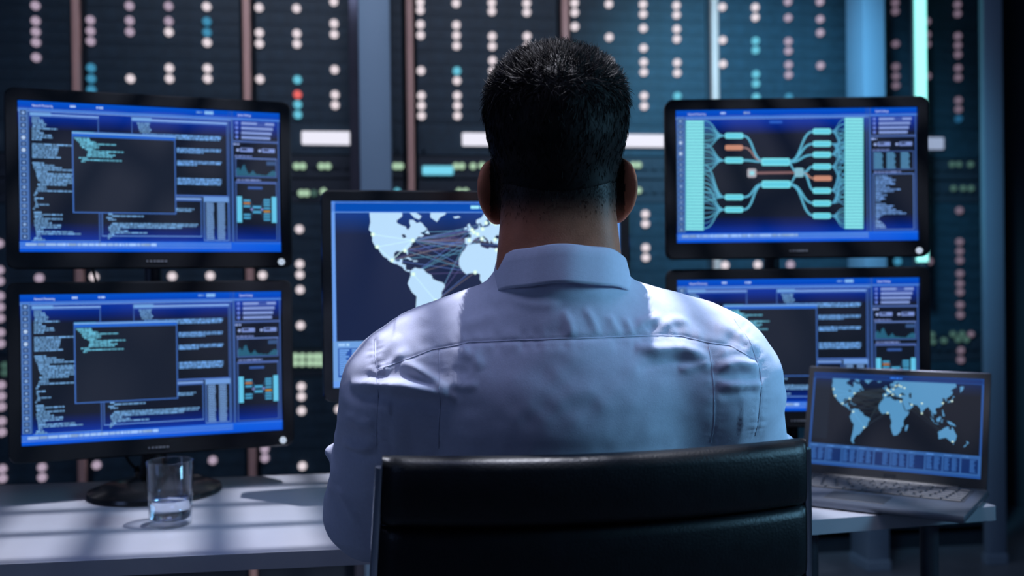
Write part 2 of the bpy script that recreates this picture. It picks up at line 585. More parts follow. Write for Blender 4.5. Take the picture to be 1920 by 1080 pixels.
def text_mesh(txt, size):
    cu = bpy.data.curves.new('t', 'FONT')
    cu.body = txt
    cu.size = size
    cu.resolution_u = 2
    o = bpy.data.objects.new('t', cu)
    COL.objects.link(o)
    dg = bpy.context.evaluated_depsgraph_get()
    me = bpy.data.meshes.new_from_object(o.evaluated_get(dg))
    bpy.data.objects.remove(o)
    vs = [v.co[:] for v in me.vertices]; fs = [tuple(p.vertices) for p in me.polygons]
    return vs, fs
def scr_text(s, txt, x, y, size, c, sx=1.0):
    vs, fs = text_mesh(txt, size)
    n = len(s.v)
    s.v += [s.pt(x + v[0] * sx, y - v[1]) for v in vs]
    s.c += [s._c(c)] * len(vs)
    s.f += [tuple(n + i for i in f) for f in fs]

LB = (96, 148, 222); MBL = (58, 104, 178); TXT = (108, 158, 208); WHT = (190, 214, 244)
def bg_gradient(s, x0, x1, y0, y1):
    """the blue-to-black-to-blue wallpaper of the monitoring program"""
    stops = [(0.0, (0, 62, 176)), (0.09, (0, 46, 152)), (0.14, (2, 30, 110)), (0.19, (14, 21, 40)), (0.5, (16, 23, 35)), (0.80, (14, 21, 38)), (0.86, (2, 26, 96)), (0.92, (0, 44, 150)), (1.0, (0, 72, 200))]
    for (a, ca), (b, cb) in zip(stops[:-1], stops[1:]):
        s.rect(x0, y0 + (y1 - y0) * a, x1, y0 + (y1 - y0) * b, ca, cb)
def side_panel(s, X, Y, rnd):
    """right-hand column of sliders and graphs; X, Y map 0..1 panel coordinates to the reference frame"""
    pass

QF = ((0, 0), (1432, 0), (1432, 805), (0, 805))            # working frame of a wide monitor, about 1/1.02 of the crop pixels

def common_chrome(s, rnd):
    bg_gradient(s, 0, 1432, 0, 805)
    s.up()
    s.rect(0, 0, 1432, 36, (4, 84, 204), (0, 66, 186))
    s.rect(0, 38, 1432, 50, (70, 124, 214)); s.rect(0, 52, 1145, 56, (120, 165, 232))
    s.rect(0, 748, 1432, 805, (10, 96, 224), (0, 82, 214))
    s.rect(0, 752, 1140, 778, (76, 128, 218)); s.rect(0, 782, 1140, 785, (130, 175, 240))
    s.rect(1160, 752, 1432, 757, (90, 140, 225))
    s.rect(4, 40, 48, 742, (78, 120, 186))
    s.rect(48, 40, 56, 742, (48, 86, 150))
    s.rect(1130, 0, 1136, 750, (58, 92, 158)); s.rect(1146, 0, 1158, 750, (60, 96, 164))
    s.rect(1420, 36, 1427, 750, (56, 92, 164))
    s.up()
    for k in range(21):
        y = 52 + k * 33
        s.rect(12, y, 42, y + 25, (44, 72, 120))
    s.up()
    for k in range(21):
        y = 52 + k * 33
        big = k in (4, 6)
        c = (176, 202, 236) if big else (130, 165, 214)
        s.disc(27, y + 12.5, 11 if big else 7 + 2 * (k % 3 == 0), c, 8)
        if k % 2:
            s.up(); s.rect(24, y + 9, 31, y + 16, (50, 80, 130)); s.up(-1)
    s.words(30, 758, 690, 15, (150, 186, 236), rnd, 0.3)
    scr_text(s, 'Network Monitoring', 72, 30, 20, (206, 224, 250), 0.62)
    s.words(266, 14, 30, 11, (160, 190, 240), rnd); s.words(404, 14, 36, 11, (160, 190, 240), rnd)
    scr_text(s, 'System Settings', 1186, 27, 20, (206, 224, 250), 0.62)

def sliders(s, rnd, text_col=(140, 164, 224)):
    s.rect(1160, 166, 1420, 178, (70, 96, 158))
    for k in range(4):
        y = 60 + k * 27
        s.disc(1180, y + 7, 10, (96, 124, 214), 8)
        s.rect(1206, y, 1400 - k * 8, y + 16, (128, 152, 214))
        if k == 0:
            s.up(); s.rect(1298, y + 2, 1346, y + 13, (12, 52, 150)); s.up(-1)
    s.words(1160, 184, 34, 10, text_col, rnd)
    for x in (1176, 1304):
        s.disc(x + 8, 222, 9, (150, 172, 226), 8)
        s.rect(x + 22, 208, x + 98, 232, (120, 144, 208))
        s.up(); s.rect(x + 30, 212, x + 62, 222, (26, 34, 60)); s.up(-1)

def code_screen(W, H, gain=1.0):
    rnd = random.Random(3)
    s = Screen(W, H, QF, gain)
    common_chrome(s, rnd)
    s.words(950, 12, 34, 10, (110, 160, 230), rnd); s.rect(996, 8, 1046, 26, (130, 184, 240))
    s.up()
    # left code window
    s.rect(60, 60, 168, 76, (112, 164, 224)); s.rect(168, 66, 416, 74, (130, 172, 234)); s.rect(60, 76, 416, 82, (70, 110, 190))
    s.rect(410, 74, 416, 756, (58, 96, 168)); s.rect(60, 744, 416, 748, (90, 140, 215))
    # code window right
    s.rect(590, 62, 700, 80, (112, 164, 224)); s.rect(700, 68, 1126, 78, (130, 172, 234)); s.rect(590, 80, 1126, 86, (64, 104, 190))
    s.rect(590, 62, 595, 490, (58, 96, 168)); s.rect(1120, 70, 1126, 490, (58, 92, 160)); s.rect(560, 485, 1126, 494, (74, 112, 190))
    # lower code window and the table
    s.rect(424, 500, 974, 512, (118, 158, 222)); s.rect(424, 512, 974, 520, (58, 92, 160)); s.rect(424, 500, 430, 720, (64, 104, 176)); s.rect(968, 500, 974, 720, (64, 104, 176)); s.rect(424, 716, 974, 720, (110, 160, 232))
    s.rect(984, 492, 1128, 522, (108, 154, 218)); s.rect(984, 522, 990, 742, (74, 116, 190)); s.rect(1122, 522, 1128, 742, (74, 116, 190)); s.rect(984, 738, 1128, 742, (110, 160, 232))
    s.up()
    R = s.rows
    R(70, 84, [(0, 46), (0, 56), (0, 62), (4, 70), (4, 66), (0, 130)], TXT, rnd)
    R(70, 154, [(0, 40), (0, 60), (0, 100), (0, 104), (0, 50)], TXT, rnd)
    R(70, 226, [(0, 210), (0, 136), (0, 134), (0, 132), (0, 128), (0, 130), (0, 146)], TXT, rnd)
    R(70, 326, [(0, 60), (4, 110), (4, 150), (10, 205), (16, 60), (20, 190), (20, 190), (24, 190), (28, 195), (40, 170)], TXT, rnd)
    R(70, 440, [(24, 150), (28, 40), (20, 50), (16, 190), (10, 14), (4, 12)], TXT, rnd)
    R(70, 514, [(8, 46), (8, 10), (12, 14), (12, 72), (8, 20), (0, 10)], TXT, rnd)
    R(70, 590, [(4, 40), (6, 150), (6, 44), (10, 140), (4, 70), (6, 90), (6, 140), (10, 130), (12, 40), (14, 190), (14, 230), (16, 20), (8, 14), (0, 10)], TXT, rnd, 11.4)
    R(74, 734 - 6, [(0, 40), (0, 54)], TXT, rnd, 9)
    R(620, 90, [(0, 70), (6, 64), (8, 60), (12, 66), (16, 60)], TXT, rnd)
    R(650, 148, [(0, 440), (10, 430), (0, 430)], (104, 158, 222), rnd, 9)
    R(838, 222, [(0, 250), (0, 246), (0, 150)], (104, 158, 222), rnd, 9.5)
    R(838, 292, [(0, 252), (0, 250), (0, 110)], (104, 158, 222), rnd, 9.5)
    R(838, 390, [(0, 250), (0, 252), (0, 250), (0, 244)], (104, 158, 222), rnd, 9.5)
    R(470, 560, [(0, 460), (10, 440), (20, 180)], TXT, rnd, 10)
    R(450, 594, [(10, 24), (30, 170), (0, 30), (10, 40)], TXT, rnd, 10)
    R(450, 646, [(30, 470), (20, 470), (10, 400), (10, 60), (14, 100), (20, 200), (10, 30), (6, 24), (6, 10)], TXT, rnd, 10)
    for x in (998, 1062):
        for k in range(21):
            s.rect(x, 526 + k * 10, x + 40 + 6 * rnd.random(), 526 + k * 10 + 7, (112, 152, 206))
    # popup terminal
    s.up()
    s.rect(274, 152, 830, 594, (62, 106, 184))
    s.up()
    s.rect(281, 182, 824, 588, (24, 31, 46)); s.rect(276, 158, 830, 164, (130, 184, 240)); s.rect(276, 152, 390, 158, (70, 140, 200)); s.rect(276, 166, 828, 180, (32, 98, 204))
    s.up()
    CY = (104, 186, 216)
    R(286, 186, [(0, 80), (10, 80), (20, 92), (30, 190), (30, 100), (40, 88), (58, 50), (70, 190), (70, 110), (66, 150), (64, 140), (24, 46), (40, 210), (36, 20)], CY, rnd, 9.6, 7.5)
    # side panel
    sliders(s, rnd)
    s.words(1166, 252, 100, 8, (110, 130, 190), rnd)
    s.frame(1168, 264, 1412, 376, 6, (66, 96, 160)); s.rect(1168, 264, 1412, 272, (104, 132, 196))
    s.rect(1352, 282, 1404, 304, (52, 82, 128))
    hs = [34, 50, 28, 58, 64, 30, 10, 18, 34, 16, 8, 12, 6, 8, 4, 10, 22, 30, 34, 26]
    for k in range(len(hs) - 1):
        x0, x1 = 1174 + k * 12.2, 1174 + (k + 1) * 12.2
        s.poly([(x0, 368 - hs[k]), (x1, 368 - hs[k + 1]), (x1, 368), (x0, 368)], (38, 94, 122))
    s.words(1176, 388, 140, 8, (120, 140, 200), rnd)
    s.frame(1168, 400, 1412, 742, 6, (60, 94, 162)); s.rect(1168, 400, 1412, 412, (78, 104, 170)); s.rect(1240, 430, 1326, 444, (52, 88, 158))
    s.rect(1176, 486, 1204, 636, (98, 196, 232)); s.rect(1380, 486, 1408, 636, (98, 196, 232))
    for y, c in ((504, 0), (520, 1), (538, 0), (586, 0), (604, 0)):
        s.rect(1214, y, 1254, y + 11, (176, 122, 84) if c else (72, 160, 204))
    for y, c in ((500, 0), (515, 0), (530, 0), (548, 0), (566, 1), (582, 0), (598, 0), (614, 0)):
        s.rect(1332, y, 1370, y + 10, (190, 140, 70) if c else (72, 160, 204))
    s.rect(1268, 540, 1316, 554, (72, 160, 204)); s.rect(1268, 568, 1316, 582, (72, 160, 204))
    s.disc(1262, 560, 8, (120, 130, 190)); s.disc(1322, 560, 8, (120, 130, 190))
    for a, b in (((1254, 510), (1268, 546)), ((1254, 606), (1268, 576)), ((1316, 546), (1332, 506)), ((1316, 576), (1332, 618))):
        s.line([a, b], 2.5, (50, 90, 130))
    return s.mesh()

def diagram_screen(W, H):
    rnd = random.Random(5)
    s = Screen(W, H, ((82, 115), (1478, 97), (1485, 862), (92, 885)))
    g = Screen(W, H, QF)
    common_chrome(g, rnd)
    g.up(); sliders(g, rnd)
    g.words(1166, 252, 100, 8, (110, 130, 190), rnd)
    g.frame(1168, 262, 1412, 376, 5, (66, 96, 160))
    for x in (1176, 1250, 1334):
        for k in range(11):
            g.rect(x, 272 + k * 9, x + 44 + 9 * abs(math.sin(k * 0.8)), 278 + k * 9, (86, 146, 190))
    g.words(1176, 386, 160, 8, (120, 140, 200), rnd)
    g.frame(1168, 398, 1412, 742, 6, (80, 116, 184))
    g.up()
    R = g.rows
    R(1182, 412, [(0, 70), (0, 96), (0, 120), (0, 100), (0, 120), (0, 60), (0, 84), (0, 150), (0, 110), (0, 40), (0, 68), (0, 50), (0, 60), (0, 30)], (104, 146, 208), rnd, 11.4)
    R(1182, 580, [(0, 60), (0, 110), (0, 96), (0, 120), (0, 160), (0, 180), (0, 40), (0, 24)], (104, 146, 208), rnd, 11.4)
    R(1182, 676, [(0, 20), (0, 30), (0, 44), (0, 54), (0, 60)], (130, 170, 226), rnd, 11.4)
    s.v, s.f, s.c, s.layer = g.v, g.f, g.c, g.layer + 1
    CY = (120, 222, 236); C2 = (92, 176, 206); OR = (198, 138, 116)
    s.rect(628, 174, 702, 190, (40, 90, 190))
    def curve(a, b, w, c, k=0.55):
        dx = (b[0] - a[0]) * k
        s.line(bez(a, (a[0] + dx, a[1]), (b[0] - dx, b[1]), b, 10), w, c)
    # fans
    left = [(262, 372, 175, 330), (405, 372, 310, 470), (618, 372, 430, 640), (690, 372, 560, 800)]
    for (cy, cx, y0, y1) in left:
        for k in range(9):
            y = y0 + (y1 - y0) * k / 8
            curve((246, y), (cx, cy), 5, (72, 134, 172))
    s.up()
    for (cy, cx, y0, y1) in left:
        for k in range(0, 9, 2):
            y = y0 + (y1 - y0) * k / 8
            curve((246, y), (cx, cy), 6, C2)
    for (cy, y0, y1) in ((236, 165, 340), (308, 300, 420), (370, 230, 420), (440, 330, 560), (578, 400, 660), (652, 480, 640), (724, 680, 790)):
        for k in range(7):
            y = y0 + (y1 - y0) * k / 6
            curve((982, cy), (1066, y), 5, C2 if k % 2 else (78, 148, 188))
    s.up()
    # trunk links
    for a, b in (((475, 262), (590, 404)), ((475, 404), (590, 412)), ((478, 618), (592, 540)), ((478, 690), (592, 545)),
                 ((740, 412), (884, 236)), ((740, 408), (884, 308)), ((740, 415), (884, 372)), ((748, 543), (888, 652)), ((748, 545), (888, 724)), ((820, 474), (884, 440)), ((822, 478), (888, 578))):
        curve(a, b, 12, C2)
    curve((475, 330), (590, 408), 9, (150, 120, 120)); curve((820, 476), (888, 508), 9, (170, 128, 116))
    s.line([(742, 412), (775, 470)], 10, C2); s.line([(752, 540), (780, 490)], 10, C2)
    s.line([(545, 478), (790, 474)], 14, (128, 96, 98))
    s.up()
    def node(x0, x1, y, h, c):
        s.poly([(x0, y - h / 2 + 6), (x0 + 8, y - h / 2), (x1 - 8, y - h / 2), (x1, y - h / 2 + 6), (x1, y + h / 2 - 6), (x1 - 8, y + h / 2), (x0 + 8, y + h / 2), (x0, y + h / 2 - 6)], c)
    for y in (262, 404, 618, 690): node(370, 476, y, 34, CY)
    node(370, 474, 330, 30, OR)
    for y in (236, 308, 371, 440, 579, 652, 724): node(880, 984, y, 34, CY)
    node(884, 988, 508, 30, OR)
    node(582, 746, 413, 44, CY); node(584, 750, 543, 44, CY)
    node(500, 552, 478, 52, (170, 168, 178)); node(774, 826, 474, 54, (130, 186, 204))
    s.rect(140, 172, 248, 812, (70, 162, 186)); s.rect(1062, 157, 1172, 800, (70, 162, 186))
    s.up()
    for x0, x1, y, h in [(590, 740, 413, 22), (592, 742, 543, 22)] + [(378, 468, y, 15) for y in (262, 404, 618, 690)] + [(888, 976, y, 15) for y in (236, 308, 371, 440, 579, 652, 724)]:
        s.rect(x0, y - h / 2, x1, y + h / 2, (96, 204, 226))
    s.rect(514, 466, 540, 490, (150, 220, 232))
    for k in range(35):
        y = 172 + k * 18.3; s.rect(143, y + 2.5, 245, y + 15.0, (140, 232, 238))
        y = 157 + k * 18.35; s.rect(1065, y + 2.5, 1169, y + 15.0, (140, 232, 238))
    return s.mesh()

LAND = [
 [(-127,70),(-126,60),(-128,52),(-124,48),(-124,40),(-121,35),(-117,33),(-115,29),(-110,23.5),(-106,22),(-105,20),(-97,16),(-94,16),(-92,14.5),(-87,12.5),(-85.5,10),(-82,8),(-79,7.5),(-77.5,8.5),(-79.5,9.6),(-82,9),(-83.5,11),(-83.2,15),(-88,16),(-87,21.3),(-90.3,21),(-91,18.6),(-95,18.7),(-97.6,22),(-97.2,27.5),(-94,29.6),(-89.5,29.2),(-85,29.8),(-82.7,28.5),(-81.3,25.2),(-80.2,26.5),(-81.3,31),(-76,35),(-74,40.5),(-70,42),(-67,44.8),(-64,44),(-60,46),(-65,48.5),(-60,50.2),(-56,52.5),(-60,56),(-62,58.5),(-65,60),(-69,58.8),(-73,62.3),(-78,62.4),(-78,58.5),(-76.5,56),(-79.5,52),(-82.2,53),(-82.3,55),(-88,56.7),(-93,58.8),(-94,61.5),(-90,64),(-87,66),(-87,70)],
 [(-59,48),(-53,47),(-55.5,51.5)], [(-78,70),(-72,64.5),(-66,62.5),(-63,66),(-70,70)],
 [(-52,70),(-52,65),(-44,60),(-40,65),(-34,67.5),(-32,70)], [(-24,65.5),(-21,63.5),(-14,65),(-17,66.5)],
 [(-85,22),(-80,23.2),(-74.5,20.2),(-77.5,19.8),(-82,22)], [(-74,19.8),(-69,19.5),(-68.5,18.3),(-74,18.2)],
 [(-77.5,8.5),(-72,12),(-68,11),(-62,10.6),(-57,6),(-51.5,4),(-50,0),(-44,-2.5),(-38,-4),(-35,-6.5),(-35.2,-9),(-39,-14),(-39,-18),(-41,-22),(-46,-24),(-48.7,-28),(-53.5,-34),(-57,-38),(-62,-39),(-65,-43),(-67.5,-46.5),(-69,-51),(-66,-55),(-70,-55),(-75,-50),(-73.5,-41),(-71.5,-30),(-70.3,-18.5),(-76,-14),(-79.5,-8),(-81.2,-5),(-80,-2),(-78.5,1.5),(-77.3,4)],
 [(-6,35.8),(3,36.9),(10,37.3),(11,34),(20,31),(22,32.8),(32,31.2),(34,28),(37,21),(39.5,15.5),(43,12),(51,11.8),(48,5),(41.5,-2),(39,-7),(40.6,-15),(35,-20),(35.4,-24),(32.5,-28),(27,-33.5),(20,-34.8),(18,-32.5),(15,-27),(12,-18),(13.5,-11),(12,-5),(9,-1),(9.6,4),(4.5,6.3),(-4,5.2),(-8,4.4),(-13,8.5),(-17,14.5),(-16.8,21),(-13,27.5),(-9.5,30.5)],
 [(44,-16),(49.5,-12.2),(50,-16),(47,-25),(44,-24.5)],
 [(-9,43),(-9,37.2),(-5.5,36),(-2,36.8),(0,39),(3,42),(7,43.5),(10,44),(12.5,41.5),(16,38.5),(18.3,40),(13,44),(13.5,45.6),(19.5,41.5),(22.5,36.8),(24,40.5),(27,37),(36,36.3),(34.5,31.5),(35,28),(39,21),(43,13),(52,16),(59.5,22.5),(56.5,24.5),(51.5,24),(48,29.8),(52,27.5),(57,26),(61.5,25),(67,24.5),(72.8,19),(77.5,8.2),(80,14),(86.5,20.5),(91.5,22.5),(94.5,16.5),(97.5,16.5),(98.5,9),(103.5,1.5),(102,6.5),(100,13.3),(105,9),(109,12),(106,19.5),(108.5,21.6),(114,22.4),(120,27),(121.8,31),(119,35),(122,37.3),(118,39),(121.5,40.5),(125,39.5),(126.5,34.6),(129.3,36),(127.7,39.8),(133,43),(140,48.5),(141,53),(136,54.5),(142,59),(148,62),(146,70),(25,70),(15,68.5),(12,64.5),(5.5,62),(5.5,58.5),(8,58),(11,59),(13,55.5),(16.5,56.5),(17,60.5),(21.5,64.5),(25,65.2),(21.5,61),(24,60),(30,60),(23.5,58.5),(21,55.5),(14,54),(10,54.5),(10,57.5),(8.2,56),(8.5,53.6),(4,51.8),(1.5,50.3),(-1.5,49.5),(-4.5,48.5),(-1.2,46),(-1.7,43.4)],
 [(155,63),(156,51.5),(162,58),(163,64)],
 [(-5.5,50),(1.3,51.2),(0,53),(-2,55.5),(-3,58.5),(-6,57),(-4.5,54)], [(-10,52),(-6,52.2),(-6,55),(-9.5,54)],
 [(130,31.5),(135.5,33.6),(140.5,35.5),(142,39.5),(140,41),(139,37.5),(133,35.5)], [(140,41.5),(145.5,43.3),(142,45.4)],
 [(95.3,5.5),(104,-2),(105.8,-5.8),(101,-2.5)], [(105.5,-6.3),(114.4,-7.6),(114,-8.6),(106,-7.5)], [(109,1.5),(117,7),(119,5),(117,-1),(114.5,-4),(110,-3)],
 [(119,-5),(120.5,1),(125,1.5),(121,-1),(123,-4.5)], [(120,18.5),(122,18.3),(124,13),(126.5,7),(122,7),(121,13.5)], [(131,-1),(138,-1.7),(147,-6),(150.5,-10.5),(143.5,-8.5),(138.5,-8.2),(133,-4)],
 [(114,-22),(122,-18),(126,-14.2),(130,-12.5),(132.5,-11.3),(137,-12.2),(135.5,-15),(140.8,-17.5),(142.3,-10.9),(145.5,-15),(150,-22.5),(153.3,-27),(150,-37.5),(146.5,-39),(140,-38),(136,-34.8),(131,-31.6),(124,-33),(118,-35),(115.2,-34.2),(115.5,-31)],
 [(145,-41),(148.3,-41),(147,-43.5)], [(172.7,-34.5),(178.3,-37.8),(175,-41.5),(174,-39)], [(172.5,-40.7),(174,-41.8),(170,-46),(166.7,-46)]]
SEA = [[(28,43),(31,46),(36,45.5),(41.5,41.5),(35,42),(29,41.3)], [(47.5,43),(50,47),(53,46.5),(53.5,41),(53.5,37),(49.5,37.5)], [(-88,47),(-84,47),(-82,44),(-86,43)]]
CITY = [(-118,34),(-123,47),(-74,40.7),(-84,30),(-100,20),(-46.6,-23.5),(-74,5),(0,51.5),(2.3,48.8),(13.4,52.5),(-3.7,40.4),(18,59),(25,60),(30,58),(12.5,42),(29,41),(31,30),(3.4,6.5),(55,25),(77,28.6),(78,10),(121,31),(139.7,35.7),(37.6,55.7),(145,-38),(7,47)]
def map_screen(W, H, mapuv, land, sea0, sea1, dot, link_c, table, hdr, side=None, dotr=7.0, lw=1.6):
    rnd = random.Random(9)
    s = Screen(W, H, ((0, 0), (1000, 0), (1000, 600), (0, 600)))
    MU = lambda lon, lat: (mapuv[0] * 1000 + lon * mapuv[1] * 1000, mapuv[2] * 600 - lat * mapuv[3] * 600)
    vt = table[0] * 600
    st = [(0, sea0), (0.14, tuple((a + b) / 2 for a, b in zip(sea0, sea1))), (0.24, sea1), (1, sea1)]
    for (a, ca), (b, cb) in zip(st[:-1], st[1:]):
        s.rect(0, a * vt, 1000, b * vt, ca, cb)
    s.up()
    if side:
        for k in range(34):
            s.rect(18, 60 + k * 11, 110, 64 + k * 11, side)
    for k in range(7, 24):
        s.line([MU(*CITY[2]), MU(*CITY[k])], lw, link_c[k % len(link_c)])
    for a in (3, 4, 5, 6, 1):
        for b in (7, 10, 16, 17, 14):
            s.line([MU(*CITY[a]), MU(*CITY[b])], lw, link_c[(a + b) % len(link_c)])
    for a, b in ((18, 24), (16, 24), (19, 24), (17, 21), (16, 21), (7, 22)):
        s.line([MU(*CITY[a]), MU(*CITY[b])], lw, link_c[(a + b) % len(link_c)])
    s.up()
    for L in LAND:
        s.poly([MU(*p) for p in L], land)
    s.up()
    for L in SEA:
        s.poly([MU(*p) for p in L], sea1)
    tl = tuple(min(255, a * 1.12) for a in land)
    for a, b in ((0, 2), (1, 2), (4, 2), (5, 6), (0, 4)):
        s.line([MU(*CITY[a]), MU(*CITY[b])], lw * 1.3, tl)
    s.up()
    for k, p in enumerate(CITY):
        x, y = MU(*p)
        s.disc(x, y, dotr, dot, 10)
    s.up()
    for p in CITY:
        x, y = MU(*p)
        s.disc(x, y, dotr * 0.5, (255, 255, 250), 8)
    # header
    hb, hl, hy = hdr
    s.up()
    s.rect(0, 0, 1000, hy, hb)
    s.rect(0, 0, 1000, hy * 0.22, hl); s.rect(0, hy, 1000, hy + 3, hl)
    s.rect(0, 0, 12, 600, hl); s.rect(988, 0, 1000, 600, hl)
    s.up()
    s.words(470, hy * 0.4, 70, hy * 0.3, tuple(min(255, a * 1.5) for a in hl), rnd)
    # table
    t0, t1, tc, td = table
    s.rect(0, vt, 1000, t1 * 600, tc)
    s.up()
    n = 10
    for k in range(n):
        x0 = 12 + k * 97.6
        s.rect(x0 + 4, vt + 22, x0 + 93, t1 * 600 - 12, td)
        s.up()
        s.words(x0 + 6, vt + 7, 40, 8, (tc[0] * 1.5, tc[1] * 1.3, min(255, tc[2] * 1.2)), rnd)
        for j in range(int((t1 * 600 - vt - 40) / 7)):
            for q in range(2):
                if (k * 2 + q) % 5 == 3: continue
                s.rect(x0 + 8 + q * 42, vt + 26 + j * 7, x0 + 30 + q * 42 + 12 * rnd.random(), vt + 30.5 + j * 7, tuple(min(255, a * 1.08) for a in tc))
        s.up(-1)
    s.up()
    s.rect(0, t1 * 600, 1000, 600, hl)
    return s.mesh()

# ================================================================== desks
DZ = 0.73
def desk(name, A, ang, x0, x1, depth, label, legs, rc=0.03, extra=None, rx=()):
    """A: a point of the front edge; x runs along the front edge, y to the back"""
    e = empty(name, (A[0], A[1], 0), ang)
    th = 0.024
    bm = bmesh.new()
    pts = [(x0, 0), (x1, 0), (x1, depth), (x0, depth)]
    if extra: pts = extra
    vs = [bm.verts.new((x, y, 0)) for x, y in pts]
    f = bm.faces.new(vs)
    r = bmesh.ops.extrude_face_region(bm, geom=[f])
    bmesh.ops.translate(bm, vec=(0, 0, th), verts=[v for v in r['geom'] if isinstance(v, bmesh.types.BMVert)])
    bmesh.ops.recalc_face_normals(bm, faces=bm.faces)
    vert_e = [ed for ed in bm.edges if abs(ed.verts[0].co.z - ed.verts[1].co.z) > th / 2 and any(abs(ed.verts[0].co.x - q) < 1e-4 for q in rx)]
    bmesh.ops.bevel(bm, geom=vert_e, offset=rc, segments=5, affect='EDGES', profile=0.5)
    top = MB().bm(bm, Matrix.Translation((0, 0, DZ - th)))
    me = top.mesh('worktop', M['desk'])
    me.materials.append(M['desk_edge'])
    for p in me.polygons:
        if abs(p.normal.z) < 0.5: p.material_index = 1
    link('worktop', me, e)
    for (lx, ly) in legs:
        l = MB().cyl((0, 0, 0), (0, 0, DZ - th), 0.0155, n=24).build('leg', M['leg'], e, 'auto')
        l.location = (lx, ly, 0)
        ft = MB().lathe([(0.001, 0), (0.024, 0), (0.024, 0.008), (0.016, 0.014), (0.001, 0.014)], 20).build('leg_foot', M['plastic2'], l, 'auto')
    MB().box(((x0 + x1) / 2, depth - 0.08, DZ - th - 0.03), (x1 - x0 - 0.12, 0.02, 0.05)).build('cross_rail', M['leg'], e)
    return tag(e, label, 'desk', 'white desks pushed together')
AL, AR_ = math.radians(7.2), math.radians(13.8)
desk('desk', (-0.2706, 1.4588), AL, -0.82, 0.404, 0.598, 'white desk on the left carrying the water glass and two stacked monitors',
     [(-0.74, 0.07), (-0.74, 0.52), (0.30, 0.07), (0.30, 0.52)], 0.035, [(-0.82, 0), (0.404, 0), (0.3695, 0.598), (-0.82, 0.598)], (-0.82,))
desk('desk', (0.472, 1.603), AR_, -0.347, 0.358, 0.60, 'white desk on the right with the open laptop on its front corner',
     [(-0.26, 0.53), (0.258, 0.045), (0.30, 0.54), (0.028, 0.045)], 0.006, [(-0.347, 0), (0.358, 0), (0.358, 0.60), (-0.3125, 0.60)], (0.358,))

# ================================================================== monitors
def monitor(name, label, pos, yaw, W, H, bez_, chin, scr, group, stand=None, tilt=0.0, logo=True, cat='monitor'):
    """pos: world centre of the screen. The root sits under the screen on what carries it"""
    BL, BT = bez_
    root = empty(name, (pos[0], pos[1], DZ if stand else pos[2] - H / 2 - chin), yaw)
    tag(root, label, cat, group)
    zc = pos[2] - root.location.z
    OW, OH = W + 2 * BL, H + BT + chin
    oz = zc + (BT - chin) / 2
    fr = MB()
    bm = bmesh.new()
    # frame ring: outer rounded shape minus the screen opening, front at y=-0.006
    def ring(w_, h_, cz, y, r):
        out = []
        for sx, sz, a0 in ((1, 1, 0), (-1, 1, 90), (-1, -1, 180), (1, -1, 270)):
            for k in range(6):
                a = math.radians(a0 + 18 * k)
                out.append((sx * (w_ / 2 - r) + r * math.cos(a), y, cz + sz * (h_ / 2 - r) + r * math.sin(a)))
        return out
    loops = [ring(OW - 0.006, OH - 0.006, oz, 0.030, 0.014), ring(OW, OH, oz, 0.024, 0.016), ring(OW, OH, oz, -0.003, 0.016), ring(OW - 0.006, OH - 0.006, oz, -0.007, 0.013),
             ring(W + 0.002, H + 0.002, zc, -0.006, 0.0006), ring(W + 0.002, H + 0.002, zc, 0.004, 0.0006)]
    n = 24
    vs, fs = [], []
    for l in loops: vs += l
    for a in range(len(loops) - 1):
        for k in range(n):
            fs.append((a * n + k, a * n + (k + 1) % n, (a + 1) * n + (k + 1) % n, (a + 1) * n + k))
    fr.add(vs, fs)
    fr.build('bezel', M['plastic'], root, 'auto')
    bs = MB()
    l2 = [ring(OW - 0.006, OH - 0.006, oz, 0.030, 0.014), ring(OW * 0.86, OH * 0.82, oz, 0.046, 0.03), ring(OW * 0.62, OH * 0.58, oz, 0.060, 0.03)]
    vs, fs = [], []
    for l in l2: vs += l
    for a in range(2):
        for k in range(n):
            fs.append((a * n + (k + 1) % n, a * n + k, (a + 1) * n + k, (a + 1) * n + (k + 1) % n))
    fs.append(tuple(2 * n + k for k in range(n)))
    bs.add(vs, fs)
    bs.build('back_shell', M['plastic2'], root, 'auto')
    so = link('screen', scr, root)
    so.location = (0, -0.0005, zc)
    bk = MB().box((0, 0.006, zc), (W + 0.004, 0.006, H + 0.004)).build('display_backing', M['plastic2'], root)
    pb = MB().lathe([(0.0008, -0.004), (0.0046, -0.004), (0.0062, -0.002), (0.0066, 0.004)], 20)
    pb.v = [(x, z, y) for x, y, z in pb.v]
    p = pb.build('power_button', M['button'], root, 'auto')
    p.location = (OW / 2 - 0.022, -0.008, zc - H / 2 - chin * 0.62)
    if logo:
        lg = MB()
        for k, wl in enumerate((0.003, 0.004, 0.004, 0.006, 0.005, 0.004)):
            lg.box((-0.016 + k * 0.0065, -0.0078, zc - H / 2 - chin * 0.55), (wl, 0.001, 0.0035))
        lg.build('maker_mark', M['logo'], root)
    if stand:
        bx, by = stand
        base = MB().lathe([(0.001, 0.0), (0.118, 0.0), (0.121, 0.004), (0.119, 0.010), (0.095, 0.019), (0.05, 0.026), (0.001, 0.028)], 56).build('stand_base', M['plastic'], root, 'auto')
        base.location = (bx, by - 0.052, 0)
        base.scale = (1, 1.0, 1)
        MB().tube([(bx, by, 0.02), (bx, by, 0.05), (bx, by - 0.004, 0.12), (bx, by - 0.01, oz - 0.02)], [0.03, 0.024, 0.022, 0.022], 16).build('stand_neck', M['plastic'], root, 'auto')
        MB().box((bx, by - 0.012, oz), (0.10, 0.03, 0.10), 0.005).build('stand_hinge', M['plastic2'], root, 'auto')
    return root
code_l = code_screen(0.4551, 0.268)
code_r = code_screen(0.4852, 0.268)
GS = 'flat wide monitors on the desks'
LYAW = 0.3725
